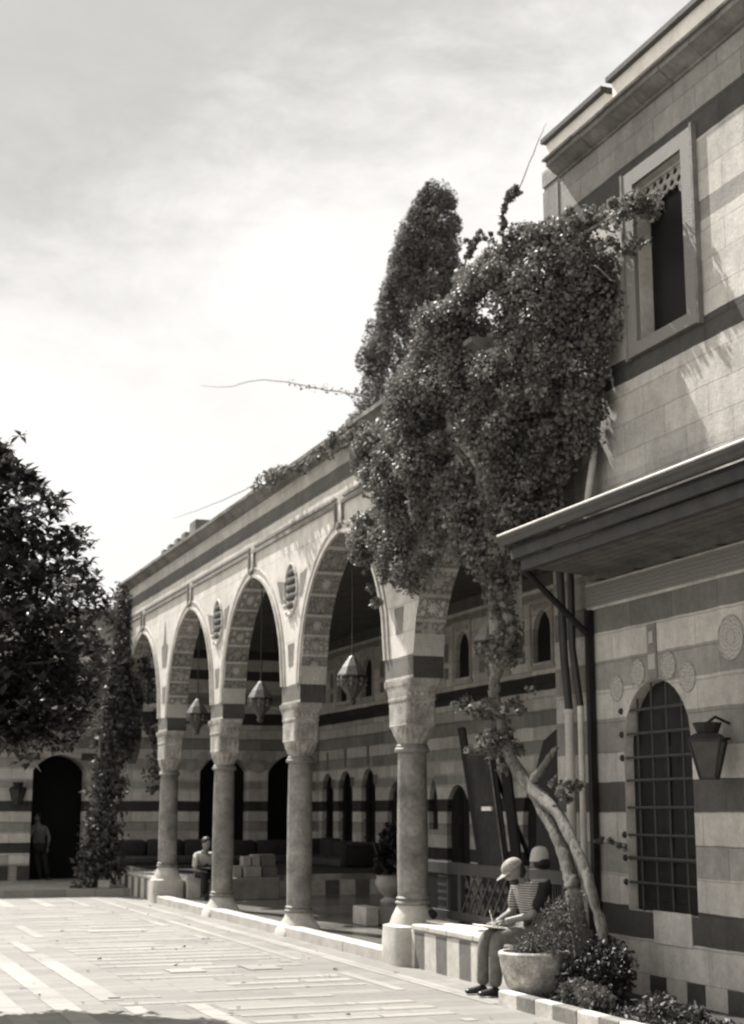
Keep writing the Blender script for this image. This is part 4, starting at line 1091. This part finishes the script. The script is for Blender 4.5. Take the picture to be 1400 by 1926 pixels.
skinned([([(p, (tuple(a+.02 for a in r) if isinstance(r, tuple) else r+.02)) for p, r in (n2_[0], n2_[1], ((7.74,15.36,.92),.06), n2_[4], n2_[7])], [(0,1),(1,2),(1,3),(1,4)])], 'shirt', 'white_cloth', T2)
skinned([([(p, r+.02) for p, r in (n2_[0], n2_[10], n2_[11], n2_[12], n2_[13], n2_[14], n2_[15])], [(0,1),(1,2),(2,3),(0,4),(4,5),(5,6)])], 'trousers', 'grey_cloth', T2)
m = MB(); m.loft([(7.685,15.39,1.155,.108,.102,2),(7.685,15.39,1.18,.104,.098,2),(7.69,15.385,1.24,.10,.094,2),(7.69,15.38,1.285,.085,.08,2),(7.69,15.38,1.31,.055,.05,2),(7.69,15.38,1.318,.02,.02,2)], 24); m.build('hat', 'hat_cloth', T2, True, ang=60)
m = MB(); m.ball((7.70,15.36,1.13), (.10,.10,.07), 0, 14, 8); m.build('hair', 'hair', T2, True)
m = MB(); m.bevbox(7.25, 8.0, 15.0, 15.75, .1, .42, .02); tag(m.build('stone_stool', 'stone_grey'), 'low stone stool under the person in the white sun hat', 'stool')

# person seated behind the second column reading
T3 = thing('person', (7.25, 28.4, .1), 'person in a white shirt sitting on the dais half hidden by a column', 'person')
y3 = 28.45
n3 = [((7.25,y3+.2,.60),.13),((7.24,y3+.1,.80),(.16,.11)),((7.24,y3+.02,.96),.05),((7.24,y3-.02,1.02),.05),((7.08,y3+.08,.86),.055),((7.03,y3-.05,.64),.042),((7.12,y3-.25,.60),.03),((7.42,y3+.08,.86),.055),((7.46,y3-.05,.64),.042),((7.38,y3-.25,.60),.03),((7.16,y3+.1,.58),.085),((7.15,y3-.28,.56),.062),((7.16,y3-.3,.18),.045),((7.34,y3+.1,.58),.085),((7.36,y3-.28,.56),.062),((7.36,y3-.3,.18),.045)]
def ex3(m): head_mesh(m, (7.24,y3-.06,1.08), (.3,-.8,-.45), .095); fingers(m, (7.12,y3-.25,.60), (.4,-.8,0), 1, (0,0,-1), .4); fingers(m, (7.38,y3-.25,.60), (-.4,-.8,0), -1, (0,0,-1), .4)
skinned([(n3, e2_)], 'body', 'skin', T3, 2, ex3)
skinned([([(p, (tuple(a+.022 for a in r) if isinstance(r, tuple) else r+.022)) for p, r in (n3[0], n3[1], ((7.24,y3+.04,.92),.06), n3[4], n3[5], n3[7], n3[8])], [(0,1),(1,2),(1,3),(3,4),(1,5),(5,6)])], 'shirt', 'white_cloth', T3)
skinned([([(p, r+.022) for p, r in (n3[0], n3[10], n3[11], n3[12], n3[13], n3[14], n3[15])], [(0,1),(1,2),(2,3),(0,4),(4,5),(5,6)])], 'trousers', 'black_cloth', T3)
for x in (7.16, 7.36): skinned([chain([((x,y3-.26,.145),(.04,.04)),((x,y3-.38,.135),(.042,.03)),((x,y3-.46,.13),(.035,.022))])], 'shoe', 'shoe', T3)
m = MB(); m.ball((7.24,y3-.04,1.135), (.094,.105,.09), 0, 14, 10); m.build('hair', 'hair', T3, True)
m = MB(); m.bevbox(7.02, 7.48, y3-.42, y3-.12, .635, .66, .006); tag(m.build('folder', 'black_cloth'), 'black folder on the lap of the person in the white shirt', 'folder')

# person standing in the far doorway
T4 = thing('person', (5.30, 36.5, .14), 'person in dim casual clothes leaning in the far dark doorway', 'person')
x4, y4 = 5.30, 36.5
n4 = [((x4,y4,.92),.125),((x4,y4,1.10),(.14,.10)),((x4-.02,y4,1.27),(.15,.10)),((x4-.03,y4,1.42),.05),((x4-.05,y4-.02,1.5),.055),((x4-.19,y4,1.33),.052),((x4-.26,y4-.1,1.08),.04),((x4-.12,y4-.16,1.30),.028),((x4+.15,y4,1.33),.052),((x4+.24,y4-.02,1.08),.04),((x4+.2,y4-.06,.86),.028),((x4-.08,y4,.88),.085),((x4-.02,y4-.06,.52),.06),((x4+.06,y4-.03,.2),.042),((x4+.09,y4,.88),.085),((x4+.17,y4-.02,.52),.06),((x4+.24,y4,.2),.042)]
e4 = [(0,1),(1,2),(2,3),(3,4),(2,5),(5,6),(6,7),(2,8),(8,9),(9,10),(0,11),(11,12),(12,13),(0,14),(14,15),(15,16)]
def ex4(m): head_mesh(m, (x4-.07,y4-.03,1.54), (-.2,-1,-.1), .092); fingers(m, n4[7][0], (.3,0,1), 1, (0,-1,0), .5); fingers(m, n4[10][0], (0,-.1,-1), -1, (-1,0,0), .4)
skinned([(n4, e4)], 'body', 'skin_dim', T4, 2, ex4)
skinned([([(p, (tuple(a+.02 for a in r) if isinstance(r, tuple) else r+.02)) for p, r in (n4[0], n4[1], n4[2], n4[5], n4[8])], [(0,1),(1,2),(2,3),(2,4)])], 'shirt', 'grey_cloth', T4)  # light shirt given grey cloth, doorway dimness put into its colour
skinned([([(p, r+.022) for p, r in (n4[0], n4[11], n4[12], n4[13], n4[14], n4[15], n4[16])], [(0,1),(1,2),(2,3),(0,4),(4,5),(5,6)])], 'trousers', 'black_cloth', T4)
for a in (13, 16):
    x, y, z = n4[a][0]; skinned([chain([((x,y+.03,.185),(.04,.04)),((x,y-.08,.18),(.042,.032)),((x+.01,y-.16,.172),(.035,.022))])], 'shoe', 'shoe', T4)
m = MB(); m.ball((x4-.065,y4-.012,1.595), (.096,.105,.09), 0, 14, 10); m.build('hair', 'hair', T4, True)

# ------------------------------------------------------------------ planter, pot, plants
m = MB(); y = 12.85; i = 0
while y > 2:
    e = y-rr.uniform(.28, .42); m.bevbox(5.98, 6.10, e+.004, y, -.03, .125, .012, i % 2); y = e; i += 1
tag(m.build('planter_kerb', ['stone_pale', 'stone_grey']), 'low kerb of alternating pale and dark stones edging the flower bed', 'kerb')
V_ = thing('stone_pot', (6.36, 12.88, .04), 'large mottled white stone pot beside the seated man', 'pot')
m = MB(); m.lathe((6.36,12.88,.04), [(.15,0),(.20,.03),(.255,.11),(.295,.22),(.312,.31),(.318,.355),(.328,.37),(.328,.395),(.315,.41),(.285,.41),(.265,.38),(.255,.30)], 36); m.build('bowl', 'pot', V_, True)
m = MB(); m.lathe((6.36,12.88,.04), [(.255,.31),(.255,.33)], 30); m.build('soil', 'soil', V_)
sh = thing('pot_shrub', (6.36, 12.88, .42), 'soft grey feathery shrub spilling from the large stone pot', 'shrub')
P_, N_ = blobs([(6.36,12.85,.50),(6.42,12.7,.56),(6.52,12.6,.68),(6.5,12.7,.78),(6.3,12.9,.46),(6.6,12.55,.88),(6.45,12.5,.54)], [(.22,.2,.13),(.22,.2,.16),(.2,.2,.18),(.16,.16,.2),(.17,.15,.09),(.14,.14,.2),(.2,.2,.12)], [900,900,700,400,500,300,600], shell=.2)
leaves('foliage', P_, .035, 'leaf_light', sh, .3)
m = MB()
for q in range(9): m.tube([(6.36,12.85,.42),(6.36+.03*(q-4),12.8,.55),(6.4+.04*(q-4)*.6,12.7-.02*q,.8)], [.008,.006,.003], 5)
m.build('stem', 'twig', sh)
def bush(name, cs, rs_, ns, size, mat, label, cat, base, asp=.5, group=None):
    t = thing(name, base, label, cat, group); P_, N_ = blobs(cs, rs_, ns, shell=.3); leaves('foliage', P_, size, mat, t, asp)
    m = MB()
    for c in cs: m.tube([base, tuple((a+b)/2+rr.uniform(-.05,.05) for a, b in zip(base, c)), c], [.016,.012,.005], 5)
    m.build('stem', 'twig', t); return t
bush('bed_shrub', [(6.62,12.2,.30),(6.6,11.95,.26),(6.8,12.35,.42),(6.5,12.3,.22),(6.75,12.1,.36)], [(.22,.22,.22)]*5, [1100]*5, .045, 'leaf_dim', 'dark dense shrub around the foot of the vine trunk', 'shrub', (6.75,12.05,.09))
bush('bed_shrub', [(6.3,11.95,.2),(6.3,11.7,.18),(6.25,11.5,.17)], [(.16,.18,.11)]*3, [420]*3, .055, 'leaf_light', 'low pale leafy plant at the front edge of the flower bed', 'plant', (6.3,11.7,.09))
bush('bed_shrub', [(6.6,11.2,.14),(6.5,10.9,.15),(6.75,11.4,.16),(6.65,10.7,.14)], [(.15,.16,.09)]*4, [300]*4, .045, 'leaf_shrub', 'low leafy plant against the striped wall at the right edge', 'plant', (6.7,11.0,.09))
P_ = np.column_stack([RS.uniform(6.12,6.85,4200), RS.uniform(9.2,12.6,4200), .06+.06*RS.rand(4200)**2])
tag(leaves('ground_cover', P_, .05, 'leaf_shrub', None, .5, .6), kind='stuff', label='low leafy ground cover over the flower bed')
# ivy sprig on the right wall post
# ------------------------------------------------------------------ the great vine
VN = thing('climbing_vine', (6.85, 12.25, .09), 'huge leafy climbing vine draped over the arcade corner above the canopy', 'vine')
m = MB()
def wig(path, r, n=8, sd=.005, sub=5):
    P = [Vector(p) for p in path]; out = []; rad = []
    for i in range(len(P)-1):
        for k in range(sub):
            t = k/sub; p0 = P[max(i-1,0)]; p1 = P[i]; p2 = P[i+1]; p3 = P[min(i+2,len(P)-1)]
            q = .5*((2*p1)+(p2-p0)*t+(2*p0-5*p1+4*p2-p3)*t*t+(3*p1-p0-3*p2+p3)*t**3)
            out.append(q+Vector((rr.uniform(-sd,sd), rr.uniform(-sd,sd), rr.uniform(-sd,sd)*.4))); rad.append(r[i]+(r[i+1]-r[i])*t)
    out.append(P[-1]); rad.append(r[-1]); return out, rad
for path, r in (([(6.80,12.16,.05),(6.75,12.42,.88),(6.75,12.74,1.34),(6.75,13.10,1.66),(6.72,13.60,1.93),(6.68,14.0,2.25),(6.64,14.2,2.75),(6.62,14.2,3.0),(6.6,13.9,3.3),(6.6,13.72,3.5),(6.6,14.0,3.9),(6.55,14.2,4.6),(6.5,14.3,5.4)], [.055,.05,.05,.055,.07,.06,.05,.06,.055,.05,.05,.045,.03]),
                ([(6.80,12.72,.05),(6.75,12.80,.86),(6.77,12.93,1.14),(6.76,13.16,1.48),(6.74,13.45,1.75),(6.72,13.65,1.95)], [.085,.075,.07,.06,.055,.05]),
                ([(6.77,12.62,.05),(6.80,12.75,.6),(6.80,12.9,1.15)], [.06,.05,.03]),
                ([(6.72,13.6,1.95),(6.75,13.35,2.15),(6.8,13.2,2.3)], [.05,.035,.02]),
                ([(6.64,14.2,2.9),(6.58,14.15,3.3),(6.6,13.95,3.6)], [.04,.035,.02]),
                ([(6.5,14.3,5.2),(6.4,15.2,5.9),(6.3,16.3,6.3),(6.3,17.5,6.3),(6.28,19.2,6.45),(6.28,20.6,6.55),(6.3,22.1,6.65)], [.035,.03,.02,.016,.012,.009,.005]),
                ([(6.5,14.3,5.2),(6.8,13.6,6.6),(7.0,13.0,7.3),(7.0,12.3,7.35),(7.1,11.7,7.25)], [.035,.03,.02,.016,.008])):
    p, q = wig(path, r, sd=.008, sub=7); m.tube(p, q, 14, lump=.16)
m.build('trunk', 'bark', VN, True, ang=80)
rv = np.random.RandomState(5)
poly = np.array([(12.75,7.3),(13.07,7.46),(13.64,7.62),(14.16,7.55),(14.58,7.44),(14.79,7.2),(15.02,6.93),(15.63,6.63),(16.12,6.41),(16.66,6.25),(17.05,6.0),(17.1,5.42),(17.75,5.25),(18.2,5.12),(17.4,4.85),(16.99,4.7),(16.3,4.52),(15.98,4.2),(15.14,4.24),(14.67,4.42),(14.19,4.14),(13.72,4.18),(13.68,4.45),(13.09,4.65),(13.1,4.96),(12.75,5.76),(12.6,6.15),(12.55,6.73),(12.55,7.0)])
def inside(y, z):
    c = False; j = len(poly)-1
    for i in range(len(poly)):
        yi, zi = poly[i]; yj, zj = poly[j]
        if (zi > z) != (zj > z) and y < (yj-yi)*(z-zi)/(zj-zi)+yi: c = not c
        j = i
    return c
def surfx(y): return float(np.interp(y, [12.0, 13.0, 14.0, 15.0, 16.5, 18], [7.1, 6.9, 6.55, 6.28, 6.24, 6.3]))
cs, rs_, ns = [], [], []
while len(cs) < 430:
    y, z = rv.uniform(12.4, 18.2), rv.uniform(4.0, 7.7)
    if not inside(y, z): continue
    big = rv.rand(); s = .11+.13*big
    thick = .50 if z > 5.0 else .35
    d = rv.rand()**.8*thick*(1.0 if inside(y+.3, z) and inside(y-.3, z) and inside(y, z+.25) else .4)
    dens = np.sin(y*3.1+z*1.7)+np.sin(z*4.3-y*2.2)
    if dens < -.8 and rv.rand() < .9: continue
    cs.append((surfx(y)+.25-d, y, z)); rs_.append((s, s*1.1, s*(.8+.55*rv.rand()))); ns.append(60+s*s*8200)
for k in range(46):   # hanging strands along the lower edge
    i = rv.randint(len(cs)); x, y, z = cs[i]
    if z > 6.2: continue
    L = rv.uniform(.15, .5)
    for q in range(4): cs.append((x-.05, y+rv.normal()*.03, z-L*q/4-.1)); rs_.append((.06,.06,.1)); ns.append(30)
P_, N_ = blobs(cs, rs_, ns, rv, .45)
leaves('foliage', P_, .041, 'leaf_vine', VN, .85, .25, N_*.6, rs=rv)
# arm towards the upper window, sprigs, trailing lines on the cornice, foliage round the trunk
cs, rs_, ns = [], [], []
def run(path, n, r, per, sd):
    P = [Vector(p) for p in path]; L = [(P[i+1]-P[i]).length for i in range(len(P)-1)]; tot = sum(L)
    for k in range(n):
        d = rv.rand()*tot; i = 0
        while d > L[i]: d -= L[i]; i += 1
        p = P[i].lerp(P[i+1], d/L[i]); s = r*(.6+.8*rv.rand())
        cs.append((p.x+rv.normal()*sd, p.y+rv.normal()*sd, p.z+rv.normal()*sd)); rs_.append((s, s, s*.9)); ns.append(per*(.5+rv.rand()))
run([(6.95,13.9,7.78),(7.0,13.1,7.58),(7.02,12.4,7.45),(7.08,11.75,7.33),(7.1,11.62,7.25)], 62, .10, 85, .06)
run([(6.9,13.4,6.7),(6.95,12.95,6.5),(7.0,12.75,6.1),(6.95,13.0,5.8),(6.9,13.2,5.4),(6.85,13.4,5.0)], 60, .15, 110, .1)
run([(6.6,14.3,6.9),(6.5,14.6,6.6),(6.45,14.9,6.3)], 22, .15, 110, .1)
run([(7.0,12.9,7.35),(7.02,12.3,7.12),(7.1,12.0,7.0),(7.1,11.6,6.88)], 22, .06, 40, .04)
run([(6.6,13.7,7.6),(6.6,13.76,7.9),(6.6,13.66,8.05),(6.6,13.42,8.08)], 14, .035, 26, .02)
run([(6.5,14.75,7.5),(6.6,14.6,7.85),(6.6,14.3,7.92),(6.6,14.1,7.8)], 10, .035, 24, .03)
run([(6.28,17.1,6.4),(6.28,18.0,6.44),(6.28,18.8,6.43)], 30, .07, 40, .05)
run([(6.28,18.8,6.43),(6.28,20.0,6.46)], 14, .045, 22, .03)
run([(6.26,20.2,6.52),(6.28,21.2,6.58),(6.3,22.2,6.62)], 22, .08, 40, .05)
run([(6.6,14.05,4.2),(6.6,13.95,3.75),(6.6,13.75,3.45),(6.6,13.95,3.25)], 30, .12, 70, .05)
run([(6.55,14.9,2.8),(6.55,14.4,2.72),(6.6,14.0,2.8),(6.6,13.5,2.74)], 26, .07, 34, .07)
run([(6.55,14.6,2.3),(6.6,14.2,2.4),(6.65,13.9,2.25),(6.6,14.2,2.6)], 34, .08, 40, .08)
run([(6.75,13.5,4.75),(6.6,13.75,5.0),(6.6,13.6,4.6),(6.75,13.4,5.2)], 40, .14, 80, .1)  # clumps added to block sun slipping past the canopy end onto the wall
run([(6.6,13.7,7.55),(6.6,13.76,7.9),(6.6,13.66,8.05),(6.6,13.42,8.08)], 26, .03, 20, .02)
run([(6.5,14.75,7.4),(6.6,14.6,7.8),(6.6,14.3,7.92),(6.6,14.1,7.7)], 26, .03, 20, .025)
run([(6.8,13.2,1.95),(6.8,12.95,1.85)], 10, .06, 30, .05)
run([(7.18,13.2,1.42),(7.2,12.9,1.42),(7.22,12.7,1.38)], 9, .03, 14, .015)
run([(6.2,16.9,4.6),(6.25,16.8,4.2),(6.3,16.75,4.0)], 8, .05, 30, .03)
P_, N_ = blobs(cs, rs_, ns, rv, .4)
leaves('foliage', P_, .041, 'leaf_vine', VN, .85, .25, N_*.6, rs=rv)
m = MB()
p, q = wig([(6.3,17.0,6.7),(6.2,17.45,6.88),(6.2,18.73,7.28),(6.2,20.46,7.85),(6.2,21.89,8.25),(6.2,23.49,8.58),(6.2,25.4,9.1)], [.012,.011,.01,.009,.007,.006,.003], sd=.012); m.tube(p, q, 5)
p, q = wig([(6.3,22.2,6.66),(6.3,24.07,6.79),(6.3,25.92,6.95),(6.3,27.8,7.15)], [.008,.006,.005,.003], sd=.01); m.tube(p, q, 5)
p, q = wig([(6.6,13.4,8.0),(6.7,13.2,8.4),(6.75,13.0,8.65)], [.006,.005,.002], sd=.01); m.tube(p, q, 5)
p, q = wig([(7.0,12.9,7.1),(7.0,12.5,6.95),(7.05,12.3,6.75),(7.05,12.2,6.72)], [.012,.01,.008,.004], sd=.01); m.tube(p, q, 5)
for P0 in ([(6.6,13.72,7.4),(6.6,13.77,7.85),(6.6,13.66,8.05),(6.6,13.42,8.09)], [(6.5,14.8,7.3),(6.58,14.6,7.82),(6.6,14.3,7.93),(6.6,14.05,7.6)]):
    p, q = wig(P0, [.014,.011,.008,.004], sd=.006); m.tube(p, q, 5)
for piece in m.split('tendril', 'twig', VN): pass
pp = []
for k in range(60):
    t = rv.rand()**1.6*.55; y = 17.45+t*5; z = 6.88+(y-17.45)*.325; pp.append((6.2+rv.normal()*.02, y, z+rv.normal()*.035))
tag(leaves('tendril_leaf', pp, .05, 'leaf_vine', VN, .6, rs=rv), kind='stuff')

# climbing plant at the far left end
LV = thing('climbing_plant', (5.95, 32.4, .14), 'dark leafy climber covering the far left end of the arcade', 'climber')
cs, rs_, ns = [], [], []
run([(6.05,32.3,.25),(5.95,32.3,1.0),(6.05,32.3,2.0),(6.12,32.4,3.0),(6.2,32.5,4.0),(6.3,32.6,5.2),(6.4,32.8,6.3)], 190, .26, 46, .15)
run([(5.75,32.2,.3),(5.75,32.2,.9),(5.9,32.2,1.3)], 34, .22, 44, .12)
run([(6.4,32.3,5.0),(6.7,32.0,4.6),(6.9,31.8,4.0),(6.95,31.8,3.0),(6.95,31.8,2.2)], 40, .15, 34, .1)
run([(6.35,32.9,4.9),(6.5,32.6,4.2),(6.5,32.4,3.2)], 50, .2, 40, .12)
P_, N_ = blobs(cs, rs_, ns, rv, .4); leaves('foliage', P_, .10, 'leaf_climber', LV, .6, .1, N_*.4, rs=rv)
m = MB()
p, q = wig([(5.95,32.4,.1),(5.85,32.4,1.5),(5.9,32.4,3.2),(6.1,32.6,5.0),(6.3,32.8,6.2)], [.06,.05,.04,.03,.015], sd=.03); m.tube(p, q, 7); m.build('stem', 'bark', LV, True)
m = MB(); m.bevbox(5.9, 6.12, 31.95, 32.12, .14, .30, .01); tag(m.build('plant_trough', 'stone_pale'), 'small pale stone trough at the foot of the far climber', 'trough')

# cypress behind the roof
CY = thing('cypress_tree', (13.9, 34.5, 0), 'tall dense dark cypress rising behind the arcade roof', 'tree')
cs, rs_, ns = [], [], []
ax = lambda z: (np.interp(z, [6, 11.4, 13.2, 15.3, 16.5, 17.6], [13.3, 13.6, 13.75, 14.0, 14.3, 14.45]), 34.0)
for k in range(640):
    z = rv.uniform(6.5, 17.5); t = (17.7-z)/11.5; R = float(np.interp(z, [6, 11.4, 13.2, 15.3, 16.5, 17.2, 17.7], [1.6, 1.5, 1.35, .98, .82, .55, .2]))
    a = rv.rand()*2*PI; x, y = ax(z); s = rv.uniform(.16, .38)*(1.0 if t > .1 else .75); r = max(R-s*.55, 0)*(.7+.3*rv.rand())
    cs.append((x+r*math.cos(a), y+r*math.sin(a), z)); rs_.append((s*.9, s*.9, s*1.25)); ns.append(60+s*s*2600)
P_, N_ = blobs(cs, rs_, ns, rv, .7); leaves('crown', P_, .075, 'leaf_cypress', CY, .45, .35, N_*.9, rs=rv)
m = MB(); m.tube([(13.2,34,0),(13.4,34,8),(13.9,34,14),(14.4,34,17.3)], [.3,.22,.1,.02], 10); m.build('trunk', 'bark', CY, True)

# broad-leaved tree on the left
LT_ = thing('broadleaf_tree', (.2, 16.2, 0), 'dark broad leaved tree filling the left edge of the courtyard', 'tree')
m = MB()
trunk, tr_ = wig([(.2,16.2,-.2),(.25,16.1,1.2),(.5,15.9,2.4),(.8,15.7,3.4),(1.2,15.6,4.4),(1.6,15.5,5.2)], [.16,.14,.12,.09,.06,.02], sd=.03); m.tube(trunk, tr_, 10)
br_ = []
def limb(a, b, r0, r1):
    mid = [(x+y)/2+rv.normal()*.08 for x, y in zip(a, b)]; p, q = wig([a, tuple(mid), b], [r0, (r0+r1)/2, r1], sd=.015, sub=4); m.tube(p, q, 7)
ends = []
for k in range(60):
    t = rv.uniform(.3, 1.0); z0 = t*5.0; a = (np.interp(z0, [0,2.4,5.2], [.2,.5,1.6]), np.interp(z0, [0,2.4,5.2], [16.2,15.9,15.5]), z0)
    # crown envelope: cone-like, wide low, narrow top
    zz = rv.uniform(2.55, 4.85); R = float(np.interp(zz, [2.3,3.0,3.8,4.5,5.0,5.4], [1.1,1.35,1.4,1.0,.5,.18])); an = rv.rand()*2*PI; q = R*(.35+.65*rv.rand()**.5)
    e = (1.45+q*math.cos(an), 15.5+q*math.sin(an)*.9, zz)
    limb(a, e, .03, .008); ends.append(e)
m.build('trunk', 'bark', LT_, True)
pts, nn, tips = [], [], []
def rosette(c, n, s):
    d0 = np.array([rv.normal()*.5, rv.normal()*.5, 1.0]); d0 /= np.linalg.norm(d0)
    for i in range(n):
        a = 2*PI*i/n+rv.rand()*.5; t = rv.uniform(-.5, .95); d = np.array([math.cos(a)*math.cos(t), math.sin(a)*math.cos(t), math.sin(t)]); tips.append((np.array(c), d, s*(.7+.5*rv.rand())))
cs = []
for e in ends:
    for k in range(11):
        p = np.array(e)+rv.normal(size=3)*np.array([.24,.24,.22]); cs.append(p)
for k in range(3400):
    zz = 2.35+3.0*rv.rand()**1.5; R = float(np.interp(zz, [2.3,2.8,3.8,4.5,5.0,5.4], [1.1,1.38,1.5,1.15,.62,.2])); an = rv.rand()*2*PI; q = R*rv.rand()**.55
    p = np.array((1.45+q*math.cos(an), 15.5+q*math.sin(an)*.9, zz))
    if math.sin(p[0]*4.1+p[2]*3.3)+math.sin(p[1]*3.7-p[2]*4.9+p[0]) < -1.25 and p[2] > 3.0: continue
    cs.append(p)
for c in cs: rosette(c, rv.randint(6, 11), .135)
def longleaves(name, tips, mat, parent, w=.24):
    n = len(tips); C = np.array([t[0] for t in tips]); Dv = np.array([t[1] for t in tips]); S = np.array([t[2] for t in tips])[:, None]
    up = np.tile([0,0,1.0], (n,1)); b = np.cross(Dv, up); b /= np.linalg.norm(b, axis=1)[:, None]+1e-9; nr = np.cross(b, Dv)
    mid = C+Dv*S*.5+nr*S*.06; tip = C+Dv*S-nr*S*.14
    l = mid+b*S*w*.5+nr*S*.03; r = mid-b*S*w*.5+nr*S*.03
    V = np.stack([C, r, tip, l, mid], 1).reshape(-1, 3)-np.array(parent.location)
    me = bpy.data.meshes.new(name); k = np.arange(n)*5
    F = np.stack([k,k+1,k+4, k+1,k+2,k+4, k+2,k+3,k+4, k+3,k,k+4], 1).ravel().astype(np.int32)
    me.vertices.add(5*n); me.vertices.foreach_set('co', V.astype(np.float32).ravel()); me.loops.add(12*n); me.loops.foreach_set('vertex_index', F)
    me.polygons.add(4*n); me.polygons.foreach_set('loop_start', np.arange(4*n, dtype=np.int32)*3); me.update(calc_edges=True); me.materials.append(M[mat])
    o = bpy.data.objects.new(name, me); COL.objects.link(o); o.parent = parent; return o
longleaves('crown', tips, 'leaf_tree', LT_, .46)

LT_.location = (.2, 15.0, .05); LT_.scale = (.92, .92, .945)
# hazy tree peeping over the far corner
HT = thing('garden_tree', (6.3, 38.6, 0), 'pale hazy tree showing above the far end of the arcade', 'tree')
cs, rs_, ns = [], [], []
for k in range(60):
    cs.append((5.4+rv.normal()*.8, 38.6+rv.normal()*.5, 6.1+rv.normal()*.55)); s = rv.uniform(.2,.4); rs_.append((s,s,s)); ns.append(45)
P_, N_ = blobs(cs, rs_, ns, rv, .4); leaves('crown', P_, .14, 'leaf_back', HT, .6, rs=rv)
m = MB(); m.tube([(6.3,38.6,0),(6.1,38.6,3),(5.7,38.6,6.2)], [.15,.11,.04], 8)
for k in range(8): m.tube([(5.9,38.6,4.5),(5.4+rv.normal()*.7,38.6+rv.normal()*.4,6.2+rv.normal()*.4)], [.04,.01], 6)
m.build('trunk', 'bark', HT, True)
